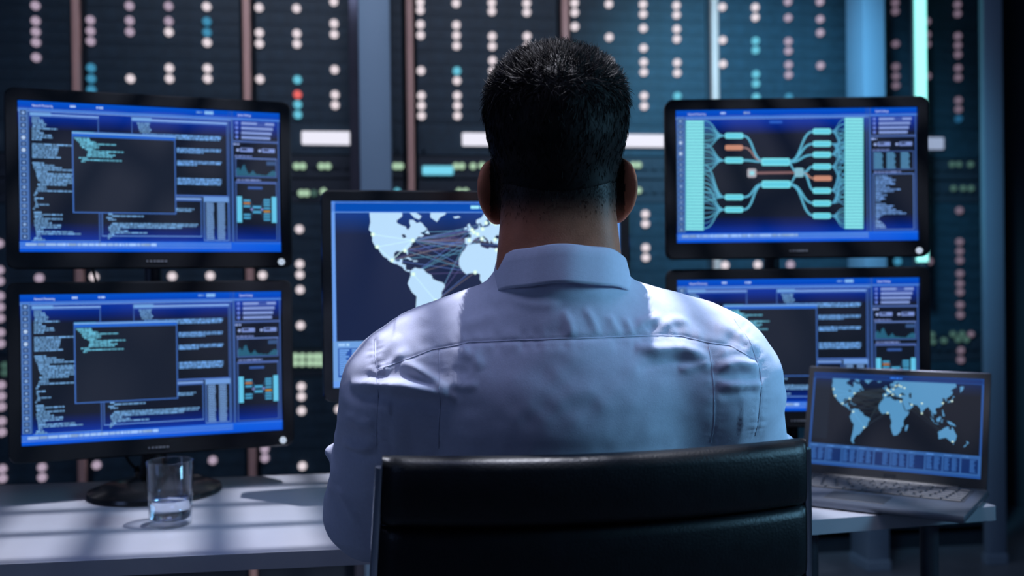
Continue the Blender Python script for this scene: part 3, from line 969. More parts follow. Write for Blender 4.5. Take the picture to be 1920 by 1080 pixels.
mUL = monitor('monitor', 'upper monitor of the left stack, showing code windows, hanging above another', (-0.6582, 1.8446, CAM_Z + 0.1973), LYAW, 0.4551, 0.268, (0.0215, 0.022), 0.031, code_l, GS)
mLL = monitor('monitor', 'lower monitor of the left stack on a round black base behind the water glass', (-0.6595, 1.8446, CAM_Z - 0.1468), LYAW, 0.4551, 0.268, (0.0215, 0.022), 0.031, code_l, GS, (-0.005, 0.085))
mUR = monitor('monitor', 'upper right monitor showing a cyan and orange node diagram', (0.5782, 2.0147, CAM_Z + 0.2092), -0.015, 0.4852, 0.268, (0.0215, 0.022), 0.034, diagram_screen(0.4852, 0.268), GS)
mLR = monitor('monitor', 'lower right monitor with code windows, half hidden behind man and laptop', (0.5793, 2.0200, CAM_Z - 0.1342), -0.04, 0.4852, 0.268, (0.0215, 0.022), 0.034, code_r, GS, (0.0, 0.104))
CEN = map_screen(0.518, 0.324, (0.151 + 118 * 0.00274, 0.00274, 0.246 + 34 * 0.00515, 0.00515), (186, 222, 252), (0, 62, 160), (20, 32, 66), (214, 255, 236),
                 [(96, 156, 190), (90, 120, 190), (120, 112, 124), (92, 86, 140)], (0.752, 0.965, (110, 160, 224), (40, 84, 168)), ((0, 76, 178), (104, 156, 236), 34))
mCE = monitor('monitor', 'middle monitor showing a pale blue world map, half hidden behind the man', (-0.0569, 1.7731, CAM_Z - 0.0182), 0.1805, 0.518, 0.324, (0.0185, 0.019), 0.024, CEN, GS, (0, 0.09))

# poles that carry the two upper monitors
def mount_pole(scr_root, mon, label, H=0.268, chin=0.031):
    yaw = mon.rotation_euler.z
    p = Vector((mon.location.x, mon.location.y, DZ)) + Vector((-math.sin(yaw), math.cos(yaw), 0)) * 0.212
    e = empty('monitor_mount', p, yaw)
    zt = mon.location.z - DZ + chin + H / 2
    MB().box((0, 0, 0.006), (0.08, 0.07, 0.012), 0.003).build('desk_plate', M['plastic2'], e, 'auto')
    MB().cyl((0, 0, 0.01), (0, 0, zt + 0.06), 0.017, n=24).build('pole', M['leg'], e, 'auto')
    MB().box((0, -0.075, zt), (0.04, 0.125, 0.035), 0.004).build('arm', M['plastic2'], e, 'auto')
    MB().box((0, -0.142, zt), (0.10, 0.018, 0.10), 0.003).build('mounting_plate', M['plastic2'], e, 'auto')
    return tag(e, label, 'monitor mount', 'steel mounts behind the stacked monitors')
mount_pole(None, mUL, 'dark steel pole mount behind the left pair of stacked monitors')
mount_pole(None, mUR, 'dark steel pole mount behind the right pair of stacked monitors', 0.268, 0.034)

def cable(name, pts, r, label, clamp=None):
    e = empty(name, pts[0])
    o = Vector(pts[0])
    P = [Vector(p) - o for p in pts]
    # smooth the polyline
    Q = []
    for i in range(len(P) - 1):
        p0 = P[max(i - 1, 0)]; p1 = P[i]; p2 = P[i + 1]; p3 = P[min(i + 2, len(P) - 1)]
        for k in range(8):
            t = k / 8
            Q.append(0.5 * ((2 * p1) + (p2 - p0) * t + (2 * p0 - 5 * p1 + 4 * p2 - p3) * t * t + (3 * p1 - p0 - 3 * p2 + p3) * t ** 3))
    Q.append(P[-1])
    MB().tube(Q, r, 8).build('cord', M['rubber'], e, 'auto')
    if clamp is not None:
        c = Q[int(clamp * len(Q))]; d = Q[int(clamp * len(Q)) + 2]
        MB().tube([c, c + (d - c) * 0.1, d - (d - c) * 0.1, d], [r * 1.2, r * 2.4, r * 2.4, r * 1.2], 10).build('ferrite_bead', M['rubber'], e, 'auto')
    return tag(e, label, 'cable')
cable('monitor_cable', [at(228, 825, 1.93), at(238, 858, 1.95), at(252, 876, 1.955), at(272, 886, 1.96), at(300, 893, 1.985), at(330, 890, 2.03)], 0.003,
      'black monitor cable with a bead, hanging behind the round monitor base', 0.42)
cable('monitor_cable', [at(168, 485, 1.97), at(176, 512, 1.98), at(182, 540, 1.99), at(200, 640, 2.0)], 0.0028,
      'thin black cable running down behind the left stack of monitors')

# ================================================================== laptop
def laptop():
    yaw = -0.597
    ax = Vector((math.cos(yaw), math.sin(yaw), 0)); nf = Vector((math.sin(yaw), -math.cos(yaw), 0))
    hinge = Vector((0.694, 1.840, DZ))
    e = empty('laptop', hinge, yaw)
    tag(e, 'open dark grey laptop showing a world map on the right desk corner', 'laptop')
    Wd, Dp = 0.336, 0.232
    MB().box((0, -Dp / 2 + 0.004, 0.0085), (Wd, Dp, 0.013), 0.004).build('base', M['alu'], e, 'auto')
    # keyboard: single keys
    kb = MB().box((0, -0.072, 0.0151), (0.298, 0.106, 0.0008)).build('keyboard_well', M['key'], e)
    km = {}
    rows = [(14, 0.0195), (14, 0.0195), (13, 0.0208), (12, 0.0225), (11, 0.0245), (9, 0.0300)]
    for r, (n, wk) in enumerate(rows):
        y = -0.026 - r * 0.0175 - (0.003 if r else 0)
        hk = 0.011 if r == 0 else 0.0148
        sp = 0.292 / n
        if (n, hk) not in km:
            km[(n, hk)] = MB().box((0, 0, 0), (sp - 0.0035, hk, 0.002), 0.0006, seg=1).mesh('key', M['key'])
        for k in range(n):
            ko = link('key', km[(n, hk)], kb)
            ko.location = (-0.146 + sp * (k + 0.5), y, 0.0164)
    MB().box((-0.01, -0.176, 0.0151), (0.10, 0.064, 0.0006), 0.0002, seg=1).build('touchpad', M['key'], e)
    MB().cyl((-0.12, -0.002, 0.012), (0.12, -0.002, 0.012), 0.0065, n=14).build('hinge', M['plastic2'], e, 'auto')
    # lid, leaning back
    tilt = 0.28
    lid = empty('screen_lid', (0, 0.0, 0.0125))
    lid.parent = e
    lid.rotation_euler = (-tilt, 0, 0)
    W_, H_ = 0.308, 0.180
    zc = 0.020 + H_ / 2
    # lid as thin slab with the bezel, screen in front
    shell = MB().box((0, 0.004, 0.106), (0.330, 0.006, 0.212), 0.0025)
    # mesh parent as a real part: use the shell itself as the part
    so = shell.build('lid', M['alu'], e, 'auto')
    so.location = (0, 0, 0.0125); so.rotation_euler = (-tilt, 0, 0)
    bpy.data.objects.remove(lid)
    b = MB()
    for (cx, cz, dx, dz) in ((0, 0.010, 0.328, 0.020), (0, zc + H_ / 2 + 0.005, 0.328, 0.010), (-0.159, zc, 0.010, H_), (0.159, zc, 0.010, H_)):
        b.box((cx, 0.0, cz), (dx, 0.002, dz))
    b.build('bezel', M['plastic2'], so)
    SCR = map_screen(W_, H_, (0.127 + 124 * 0.00266, 0.00266, 0.173 + 48 * 0.00557, 0.00557), (84, 146, 192), (8, 36, 92), (11, 17, 28), (196, 232, 206),
                     [(46, 62, 72), (38, 50, 66), (52, 60, 62)], (0.775, 0.975, (48, 94, 158), (12, 42, 98)), ((16, 48, 110), (34, 80, 152), 34), (24, 38, 54), 6.0, 2.0)
    sc = link('screen', SCR, so)
    sc.location = (0, -0.0002, zc)
    MB().box((0.0, -0.0012, 0.010), (0.022, 0.0006, 0.008)).build('maker_mark', M['plastic'], so)
laptop()

# ================================================================== glass of water
def glass_mat(name, ior, tint=(1, 1, 1)):
    m = bpy.data.materials.new(name)
    m.use_nodes = True
    nt = m.node_tree
    nt.nodes.remove(nt.nodes['Principled BSDF'])
    tr = nt.nodes.new('ShaderNodeBsdfTransparent'); tr.inputs[0].default_value = (*tint, 1)
    gl = nt.nodes.new('ShaderNodeBsdfGlossy'); gl.inputs['Roughness'].default_value = 0.03
    lw = nt.nodes.new('ShaderNodeLayerWeight'); lw.inputs['Blend'].default_value = 0.5
    pw = nt.nodes.new('ShaderNodeMath'); pw.operation = 'POWER'; pw.inputs[1].default_value = 3.0
    nt.links.new(lw.outputs['Facing'], pw.inputs[0])
    fr = nt.nodes.new('ShaderNodeMath'); fr.operation = 'MULTIPLY_ADD'; fr.inputs[1].default_value = 0.8; fr.inputs[2].default_value = 0.04
    nt.links.new(pw.outputs[0], fr.inputs[0])
    n = nt.nodes.new('ShaderNodeTexNoise'); n.inputs['Scale'].default_value = 60
    bn = nt.nodes.new('ShaderNodeBump'); bn.inputs['Strength'].default_value = 0.02
    nt.links.new(n.outputs['Fac'], bn.inputs['Height']); nt.links.new(bn.outputs['Normal'], gl.inputs['Normal'])
    mx = nt.nodes.new('ShaderNodeMixShader')
    nt.links.new(fr.outputs[0], mx.inputs[0]); nt.links.new(tr.outputs[0], mx.inputs[1]); nt.links.new(gl.outputs[0], mx.inputs[2])
    nt.links.new(mx.outputs[0], nt.nodes['Material Output'].inputs['Surface'])
    return m
def water_mat():
    m = bpy.data.materials.new('water')
    m.use_nodes = True
    b = m.node_tree.nodes['Principled BSDF']
    b.inputs['Base Color'].default_value = (0.96, 0.98, 1, 1)
    b.inputs['Roughness'].default_value = 0.02
    b.inputs['IOR'].default_value = 1.33
    b.inputs['Transmission Weight'].default_value = 1.0
    n = m.node_tree.nodes.new('ShaderNodeTexNoise'); n.inputs['Scale'].default_value = 40
    bn = m.node_tree.nodes.new('ShaderNodeBump'); bn.inputs['Strength'].default_value = 0.02
    m.node_tree.links.new(n.outputs['Fac'], bn.inputs['Height']); m.node_tree.links.new(bn.outputs['Normal'], b.inputs['Normal'])
    return m
def water_glass():
    d = ray(320, 984); t = (DZ - CAM_Z) / d.z
    p = d * t
    e = empty('drinking_glass', (p.x, p.y, DZ + 0.0005))
    tag(e, 'clear straight drinking glass partly filled with water on the left desk', 'glass')
    R1, R0_, Hh = 0.0375, 0.0335, 0.105
    prof = [(0.0008, 0.0), (R0_ - 0.004, 0.0), (R0_ - 0.001, 0.0012), (R0_, 0.004), (R1, Hh - 0.001), (R1 - 0.0009, Hh), (R1 - 0.0018, Hh - 0.001), (R0_ - 0.0022, 0.013), (R0_ - 0.005, 0.0105), (0.0008, 0.0100)]
    MB().lathe(prof, 72).build('glass_wall', glass_mat('clear_glass', 1.5, (0.95, 0.97, 1.0)), e, True)
    wr = lambda z: R0_ - 0.0022 + (R1 - 0.0018 - R0_ + 0.0022) * (z - 0.013) / (Hh - 0.014) + 0.0003
    MB().lathe([(0.0008, 0.0098), (R0_ - 0.005, 0.0103), (wr(0.013), 0.013), (wr(0.042), 0.042), (wr(0.042) - 0.001, 0.0415), (0.0008, 0.0412)], 72).build('water', water_mat(), e, True)
water_glass()

# ================================================================== signed-distance modelling for the person
def smin(a, b, k):
    if k <= 0: return np.minimum(a, b)
    h = np.maximum(k - np.abs(a - b), 0) / k
    return np.minimum(a, b) - h * h * k * 0.25
class Field:
    def __init__(s, lo, hi, h):
        s.lo = np.array(lo, np.float32); s.h = h
        s.n = [int(math.ceil((b - a) / h)) + 1 for a, b in zip(lo, hi)]
        s.ax = [np.float32(l) + np.arange(n, dtype=np.float32) * np.float32(h) for l, n in zip(lo, s.n)]
        s.d = np.full(s.n, 0.05, np.float32)
    def _sl(s, lo, hi):
        return tuple(slice(max(0, int((a - l) / s.h) - 1), max(1, min(n, int((b - l) / s.h) + 3))) for a, b, l, n in zip(lo, hi, s.lo, s.n))
    def _xyz(s, sl):
        return s.ax[0][sl[0]][:, None, None], s.ax[1][sl[1]][None, :, None], s.ax[2][sl[2]][None, None, :]
    def apply(s, fn, lo, hi, k=0.0, mode='add', pad=0.06):
        sl = s._sl([a - pad for a in lo], [b + pad for b in hi])
        if any(q.stop <= q.start for q in sl): return s
        v = fn(*s._xyz(sl)).astype(np.float32)
        if mode == 'add':
            s.d[sl] = smin(s.d[sl], v, k)
        else:
            s.d[sl] = -smin(-s.d[sl], v, k)
        return s
    def cap(s, a, b, ra, rb, k=0.02, mode='add', sy=1.0):
        a, b = np.array(a, np.float32), np.array(b, np.float32)
        ab = b - a; L = float(ab @ ab)
        def fn(x, y, z):
            t = np.clip(((x - a[0]) * ab[0] + (y - a[1]) * ab[1] + (z - a[2]) * ab[2]) / L, 0, 1)
            q = np.sqrt((x - a[0] - t * ab[0]) ** 2 + ((y - a[1] - t * ab[1]) / sy) ** 2 + (z - a[2] - t * ab[2]) ** 2)
            return q - (ra + (rb - ra) * t)
        r = max(ra, rb)
        return s.apply(fn, np.minimum(a, b) - r, np.maximum(a, b) + r, k, mode)
    def ell(s, c, r, k=0.02, mode='add', R=None):
        c = np.array(c, np.float32); r = np.array(r, np.float32)
        Rm = np.eye(3) if R is None else np.array(R)
        def fn(x, y, z):
            x, y, z = x - c[0], y - c[1], z - c[2]
            u = [Rm[i][0] * x + Rm[i][1] * y + Rm[i][2] * z for i in range(3)]
            k0 = np.sqrt(sum((u[i] / r[i]) ** 2 for i in range(3))) + 1e-9
            k1 = np.sqrt(sum((u[i] / r[i] ** 2) ** 2 for i in range(3))) + 1e-9
            return k0 * (k0 - 1) / k1
        m = float(max(r)) if R is not None else r
        return s.apply(fn, c - m, c + m, k, mode)
    def nets(s):
        D = s.d
        S = D < 0
        n = [k - 1 for k in D.shape]
        cnt = np.zeros(n, np.int8)
        for i in (0, 1):
            for j in (0, 1):
                for k in (0, 1):
                    cnt += S[i:i + n[0], j:j + n[1], k:k + n[2]]
        act = np.nonzero((cnt > 0) & (cnt < 8))
        I, J, K = act
        idx = np.full(n, -1, np.int32); idx[act] = np.arange(len(I))
        P = np.zeros((len(I), 3)); C = np.zeros(len(I))
        cor = [(i, j, k) for i in (0, 1) for j in (0, 1) for k in (0, 1)]
        val = {c: D[I + c[0], J + c[1], K + c[2]] for c in cor}
        for c in cor:
            for ax in range(3):
                if c[ax] == 0:
                    e = list(c); e[ax] = 1; e = tuple(e)
                    a, b = val[c], val[e]
                    m = (a < 0) != (b < 0)
                    t = np.where(m, a / np.where(m, a - b, 1), 0)
                    q = np.array(c, float)[None, :].repeat(len(I), 0)
                    q[:, ax] += t
                    P[m] += q[m]; C[m] += 1
        P /= C[:, None]
        V = (np.stack([I, J, K], 1) + P) * s.h + s.lo
        F = []
        for ax in range(3):
            o1, o2 = [(1, 2), (2, 0), (0, 1)][ax]
            a = [slice(1, -1)] * 3; b = [slice(1, -1)] * 3
            a[ax] = slice(0, -1); b[ax] = slice(1, None)
            sa, sb = S[tuple(a)], S[tuple(b)]
            e = np.nonzero(sa != sb)
            pos = [e[0] + 1, e[1] + 1, e[2] + 1]; pos[ax] = e[ax]
            flip = ~sa[e]
            def cell(d1, d2):
                p = [q.copy() for q in pos]
                p[o1] -= d1; p[o2] -= d2
                return idx[p[0], p[1], p[2]]
            q = np.stack([cell(1, 1), cell(0, 1), cell(0, 0), cell(1, 0)], 1)
            q[flip] = q[flip][:, ::-1]
            F.append(q)
        F = np.concatenate(F)
        F = F[(F >= 0).all(1)]
        return V, F
def mesh_np(name, V, F, m, extra=None):
    me = bpy.data.meshes.new(name)
    me.vertices.add(len(V)); me.vertices.foreach_set('co', np.asarray(V, np.float32).ravel())
    k = F.shape[1]
    me.loops.add(len(F) * k); me.loops.foreach_set('vertex_index', F.astype(np.int32).ravel())
    me.polygons.add(len(F)); me.polygons.foreach_set('loop_start', np.arange(0, len(F) * k, k, dtype=np.int32))
    me.update(calc_edges=True)
    me.validate()
    me.materials.append(m)
    me.polygons.foreach_set('use_smooth', np.ones(len(me.polygons), bool))
    return me
def vnormals(V, F):
    n = np.cross(V[F[:, 2]] - V[F[:, 0]], V[F[:, 3]] - V[F[:, 1]])
    N = np.zeros_like(V)
    for k in range(4): np.add.at(N, F[:, k], n)
    return N / (np.linalg.norm(N, axis=1)[:, None] + 1e-12)
def relax(V, F, it=2, lam=0.5):
    for _ in range(it):
        A = np.zeros_like(V); C = np.zeros(len(V))
        for k in range(4):
            np.add.at(A, F[:, k], V[F[:, (k + 1) % 4]]); np.add.at(C, F[:, k], 1)
            np.add.at(A, F[:, k], V[F[:, (k + 3) % 4]]); np.add.at(C, F[:, k], 1)
        V = V + lam * (A / C[:, None] - V)
    return V
def vnoise(P, scale, seed=0):
    r = np.random.default_rng(seed)
    G = r.random((32, 32, 32)) * 2 - 1
    Q = P * scale; B = np.floor(Q).astype(int); f = Q - B; f = f * f * (3 - 2 * f)
    out = 0
    for i in (0, 1):
        for j in (0, 1):
            for k in (0, 1):
                wgt = (f[:, 0] if i else 1 - f[:, 0]) * (f[:, 1] if j else 1 - f[:, 1]) * (f[:, 2] if k else 1 - f[:, 2])
                out = out + wgt * G[(B[:, 0] + i) % 32, (B[:, 1] + j) % 32, (B[:, 2] + k) % 32]
    return out
def sstep(a, b, x):
    t = np.clip((x - a) / (b - a), 0, 1)
    return t * t * (3 - 2 * t)

CX = 0.0565
# joints
SHL, ELL, WRL = (-0.130, 1.215, 0.982), (-0.186, 1.300, 0.822), (-0.065, 1.515, 0.783)
SHR, ELR, WRR = (0.2455, 1.215, 0.988), (0.293, 1.290, 0.840), (0.172, 1.525, 0.783)

def skin_mat():
    m = mat('skin', (0.52, 0.19, 0.11), 0.5, var=0.12, vscale=60, bump=0.15, bscale=500, spec=0.2)
    nt = m.node_tree; b = nt.nodes['Principled BSDF']
    b.inputs['Subsurface Weight'].default_value = 0.08
    b.inputs['Subsurface Radius'].default_value = (0.02, 0.008, 0.004)
    a = nt.nodes.new('ShaderNodeAttribute'); a.attribute_name = 'stubble'
    mx = nt.nodes.new('ShaderNodeMix'); mx.data_type = 'RGBA'
    src = b.inputs['Base Color'].links[0].from_socket
    nt.links.new(a.outputs['Fac'], mx.inputs['Factor'])
    nt.links.new(src, mx.inputs[6]); mx.inputs[7].default_value = (0.025, 0.018, 0.016, 1)
    nt.links.new(mx.outputs[2], b.inputs['Base Color'])
    return m
M['skin'] = skin_mat()

def head_field(h):
    f = Field((CX - 0.125, 1.095, 1.06), (CX + 0.125, 1.385, 1.42), h)
    f.ell((CX, 1.222, 1.300), (0.0795, 0.100, 0.0875), 0)
    f.ell((CX, 1.242, 1.258), (0.066, 0.085, 0.085), 0.025)
    f.ell((CX, 1.275, 1.205), (0.058, 0.062, 0.062), 0.04)           # jaw
    f.ell((CX, 1.318, 1.168), (0.022, 0.018, 0.016), 0.025)          # chin
    f.cap((CX, 1.215, 1.235), (CX, 1.197, 1.06), 0.061, 0.070, 0.025)  # neck
    for s in (-1, 1):
        f.cap((CX + s * 0.035, 1.185, 1.22), (CX + s * 0.048, 1.185, 1.06), 0.028, 0.034, 0.025)   # neck muscles
        f.ell((CX + s * 0.033, 1.312, 1.283), (0.024, 0.012, 0.008), 0.02)    # brow
        f.ell((CX + s * 0.040, 1.300, 1.228), (0.022, 0.018, 0.018), 0.03)    # cheek
        f.ell((CX + s * 0.032, 1.330, 1.262), (0.017, 0.014, 0.011), 0.015, 'sub')  # socket
        f.ell((CX + s * 0.032, 1.307, 1.262), (0.0125, 0.0125, 0.0115), 0.003)  # eye
    f.cap((CX, 1.325, 1.266), (CX, 1.346, 1.228), 0.008, 0.012, 0.012)  # nose
    for s in (-1, 1): f.ell((CX + s * 0.012, 1.336, 1.224), (0.009, 0.010, 0.008), 0.008)
    f.ell((CX, 1.328, 1.201), (0.024, 0.011, 0.006), 0.008); f.ell((CX, 1.327, 1.192), (0.021, 0.011, 0.006), 0.006)
    f.ell((CX, 1.342, 1.1965), (0.022, 0.012, 0.0012), 0.003, 'sub')
    for s in (-1, 1):
        a = math.radians(34) * s
        # local axes: thickness (outward), depth (forward/back), height
        tx = (math.cos(a), math.sin(a), 0.0); dy = (-math.sin(a), math.cos(a), 0.0)
        tl = 0.10
        Rm = np.array([tx, (dy[0], dy[1] * math.cos(tl), math.sin(tl)), (-dy[0] * 0, -math.sin(tl), math.cos(tl))])
        c = np.array((CX + s * 0.0775, 1.230, 1.2325))
        f.ell(c, (0.0085, 0.0330, 0.0385), 0.008, R=Rm)
        f.ell(c + np.array((s * -0.002, 0.004, -0.022)), (0.0095, 0.014, 0.018), 0.008, R=Rm)     # lobe
        f.ell(c + np.array(tx) * s * 0.0125 + np.array((0, 0.006, 0.003)), (0.011, 0.022, 0.027), 0.006, 'sub', R=Rm)   # concha
        f.ell(c + np.array((s * -0.010, 0.006, -0.002)), (0.012, 0.020, 0.026), 0.01, R=Rm)       # root
    return f

def hair_thick(x, y, z):
    top = sstep(1.29, 1.375, z) * 0.012 + 0.0065
    front = sstep(1.262, 1.300, y)                       # face side
    line_back = 1.218 + 0.012 * np.clip(np.abs(x - CX) / 0.06, 0, 1) ** 2
    line_front = 1.328
    line_side = 1.232 + 0.036 * np.exp(-((y - 1.236) / 0.028) ** 2) * (np.abs(x - CX) > 0.05)
    lo = np.where(y < 1.21, line_back + (line_side - line_back) * sstep(1.165, 1.205, y), line_side)
    line = lo * (1 - front) + line_front * front
    m = sstep(line, line + 0.075, z) ** 0.8
    m0 = sstep(line - 0.003, line + 0.008, z)
    return top * (0.06 + 0.94 * m) * m0 - 0.004 * (1 - m0)

def build_person():
    e = empty('person', (CX, 1.25, 0.0))
    tag(e, 'man with short dark hair in a pale blue shirt seated with his back to us', 'person')
    off = np.array((CX, 1.25, 0.0))
    # ---- body: head in fine voxels, rest coarser, one mesh
    hf = head_field(0.0024)
    hv, hq = hf.nets()
    hv = relax(hv, hq, 1, 0.4)
    b = Field((-0.27, 1.06, 0.0), (0.39, 2.06, 1.12), 0.006)
    b.ell((CX, 1.235, 0.80), (0.165, 0.112, 0.24), 0); b.ell((CX, 1.225, 0.95), (0.18, 0.112, 0.155), 0.04)
    b.cap((CX - 0.14, 1.215, 0.99), (CX + 0.14, 1.215, 0.99), 0.06, 0.06, 0.04)
    b.cap((CX, 1.20, 1.11), (CX, 1.21, 1.0), 0.066, 0.08, 0.04)
    b.ell((CX, 1.22, 0.57), (0.17, 0.125, 0.10), 0.05)
    for s, SH, EL, WR in ((-1, SHL, ELL, WRL), (1, SHR, ELR, WRR)):
        b.cap(SH, EL, 0.058, 0.042, 0.02); b.cap(EL, WR, 0.042, 0.026, 0.015)
        hip, kn, an = (CX + s * 0.09, 1.24, 0.555), (CX + s * 0.13, 1.66, 0.555), (CX + s * 0.13, 1.70, 0.10)
        b.cap(hip, kn, 0.075, 0.055, 0.04); b.cap(kn, an, 0.052, 0.036, 0.03); b.cap(an, (an[0], 1.82, 0.035), 0.032, 0.024, 0.02)
    bv, bq = b.nets()
    bv = relax(bv, bq, 2)
    vs, qs = [hv, bv], [hq, bq + len(hv)]
    n0 = len(hv) + len(bv)
    for s, WR in ((1, WRL), (-1, WRR)):
        # s: side of the thumb
        g = Field((WR[0] - 0.10, WR[1] - 0.07, DZ - 0.005), (WR[0] + 0.13, WR[1] + 0.24, DZ + 0.10), 0.0026)
        fw = np.array((0.22 * s, 0.975, 0.0)); sd = np.array((0.975, -0.22 * s, 0.0))
        W0 = np.array((WR[0], WR[1], WR[2]))
        pc = W0 + fw * 0.062 + np.array((0, 0, -0.010))
        g.cap(W0 - fw * 0.05, W0 + fw * 0.02, 0.026, 0.024, 0.01)
        g.ell(pc, (0.040, 0.046, 0.0155), 0.02, R=np.array([sd, fw, (0, 0, 1)]))
        for q, (off_, ln) in enumerate(((-0.029, 0.066), (-0.010, 0.076), (0.010, 0.072), (0.029, 0.056))):
            off_ *= -s
            p0 = pc + sd * off_ + fw * 0.034 + np.array((0, 0, 0.002))
            p1 = p0 + fw * ln * 0.45 + sd * off_ * 0.12 + np.array((0, 0, 0.006))
            p2 = p1 + fw * ln * 0.32 + np.array((0, 0, -0.010)); p3 = p2 + fw * ln * 0.22 + np.array((0, 0, -0.012))
            p3[2] = max(p3[2], DZ + 0.008)
            g.cap(p0, p1, 0.0095, 0.0085, 0.004); g.cap(p1, p2, 0.0088, 0.0078, 0.003); g.cap(p2, p3, 0.0078, 0.0066, 0.003)
        t0 = pc + sd * 0.026 * s - fw * 0.018; t1 = t0 + sd * 0.024 * s + fw * 0.026; t2 = t1 + sd * 0.010 * s + fw * 0.028 + np.array((0, 0, -0.006))
        g.cap(t0, t1, 0.013, 0.0105, 0.01); g.cap(t1, t2, 0.0105, 0.008, 0.003)
        gv, gq = g.nets()
        gv = relax(gv, gq, 1, 0.4)
        vs.append(gv); qs.append(gq + n0); n0 += len(gv)
    V = np.concatenate(vs); Q = np.concatenate(qs)
    me = mesh_np('body', V - off, Q, M['skin'])
    st = np.zeros(len(V), np.float32)
    t = hair_thick(V[:, 0], V[:, 1], V[:, 2] + 0.0)
    isH = np.arange(len(V)) < len(hv)
    lb = 1.165
    st[isH] = (1.0 * sstep(1.176, 1.222, V[:, 2]) * (V[:, 1] < 1.25) * (np.abs(V[:, 0] - CX) < 0.082))[isH]
    st[isH & (V[:, 1] >= 1.25)] = 0.0
    a = me.attributes.new('stubble', 'FLOAT', 'POINT'); a.data.foreach_set('value', st)
    link('body', me, e)
    # ---- hair: cap plus strands
    hh = head_field(0.0024)
    # take only the skull for the hair so ears stay free
    sk = Field(hh.lo, [l + hh.h * (n - 1) for l, n in zip(hh.lo, hh.n)], hh.h)
    sk.ell((CX, 1.222, 1.300), (0.0795, 0.100, 0.0875), 0); sk.ell((CX, 1.242, 1.258), (0.066, 0.085, 0.085), 0.025)
    sk.cap((CX, 1.215, 1.235), (CX, 1.197, 1.06), 0.061, 0.070, 0.025)
    for s in (-1, 1): sk.cap((CX + s * 0.035, 1.185, 1.22), (CX + s * 0.048, 1.185, 1.06), 0.028, 0.034, 0.025)
    X, Y, Z = np.meshgrid(*sk.ax, indexing='ij')
    base = sk.d.copy()
    lump = vnoise(np.stack([X.ravel(), Y.ravel(), Z.ravel()], 1), 90, 3).reshape(X.shape) * 0.0012
    sk.d = base - hair_thick(X, Y, Z) + lump * sstep(1.25, 1.33, Z)
    sk.d = np.maximum(sk.d, -(base + 0.010))              # a shell, hollow inside
    sk.d[:, :, Z[0, 0] < 1.17] = 0.02
    cv, cq = sk.nets()
    N = vnormals(cv, cq)
    tv = cv[cq].mean(1); tn = N[cq[:, 0]]
    # outer faces only
    cen = np.array((CX, 1.23, 1.27))
    outer = ((tv - cen) * tn).sum(1) > 0
    tk = hair_thick(tv[:, 0], tv[:, 1], tv[:, 2])
    cand = np.nonzero(outer & (tk > 0.0015))[0]
    pick = RNG.choice(cand, 26000)
    # short cropped hairs fading out over the nape and behind the ears
    hN = vnormals(hv, hq); fv = hv[hq].mean(1); fn_ = hN[hq[:, 0]]
    wgt = np.clip((fv[:, 2] - 1.186) / 0.05, 0, 1) ** 1.3 * (fv[:, 2] < 1.262) * (fv[:, 1] < 1.225) * (np.abs(fv[:, 0] - CX) < 0.078)
    nape = RNG.choice(len(fv), 14000, p=wgt / wgt.sum())
    P = np.concatenate([tv[pick], fv[nape]]) + RNG.normal(0, 0.0012, (len(pick) + len(nape), 3)); Nn = np.concatenate([tn[pick], fn_[nape]])
    T = np.concatenate([tk[pick], np.zeros(len(nape))])
    down = np.array((0, 0, -1.0)); fwd = np.array((0, 1.0, 0.25))
    tw = sstep(1.315, 1.365, P[:, 2])[:, None]
    flow = down * (1 - tw) + fwd * tw + RNG.normal(0, 0.35, P.shape)
    flow = flow - (flow * Nn).sum(1)[:, None] * Nn
    flow /= np.linalg.norm(flow, axis=1)[:, None] + 1e-9
    L = (0.0035 + T * 0.62)[:, None] * RNG.uniform(0.6, 1.3, (len(P), 1))
    lift = 0.12 + 0.45 * tw
    d1 = Nn * lift + flow * (1.15 - lift * 0.6); d1 /= np.linalg.norm(d1, axis=1)[:, None]
    d2 = Nn * lift * 0.6 + flow; d2 /= np.linalg.norm(d2, axis=1)[:, None]
    root = P - Nn * 0.0015
    mid = root + d1 * L * 0.65; tip = mid + d2 * L * 0.55
    sidev = np.cross(d1, RNG.normal(0, 1, P.shape)); sidev /= np.linalg.norm(sidev, axis=1)[:, None] + 1e-9
    wd = np.concatenate([np.full(len(pick), 0.00038), np.full(len(nape), 0.00024)])[:, None]
    L[len(pick):] *= 1.0
    mid = root + d1 * L * 0.65; tip = mid + d2 * L * 0.55
    n = len(P)
    SV = np.concatenate([root - sidev * wd, root + sidev * wd, mid + sidev * wd * 0.8, mid - sidev * wd * 0.8, tip + sidev * wd * 0.25, tip - sidev * wd * 0.25])
    i = np.arange(n)
    SF = np.concatenate([np.stack([i, i + n, i + 2 * n, i + 3 * n], 1), np.stack([i + 3 * n, i + 2 * n, i + 4 * n, i + 5 * n], 1)])
    HV = np.concatenate([cv, SV]); HF = np.concatenate([cq, SF + len(cv)])
    link('hair', mesh_np('hair', HV - off, HF, M['hair']), e)
    # ---- shirt
    f = Field((-0.285, 1.05, 0.56), (0.40, 1.56, 1.16), 0.0032)
    f.ell((CX, 1.240, 0.80), (0.190, 0.138, 0.27), 0)
    f.ell((CX, 1.227, 0.985), (0.202, 0.131, 0.122), 0.05)
    f.cap((CX - 0.150, 1.236, 0.998), (CX + 0.150, 1.236, 1.003), 0.074, 0.076, 0.06)
    for s in (-1, 1):
        f.cap((CX + s * 0.02, 1.205, 1.085), (CX + s * 0.150, 1.228, 1.018 + 0.004 * s), 0.050, 0.064, 0.05)
    f.cap((CX, 1.20, 1.12), (CX, 1.205, 1.05), 0.074, 0.09, 0.03)
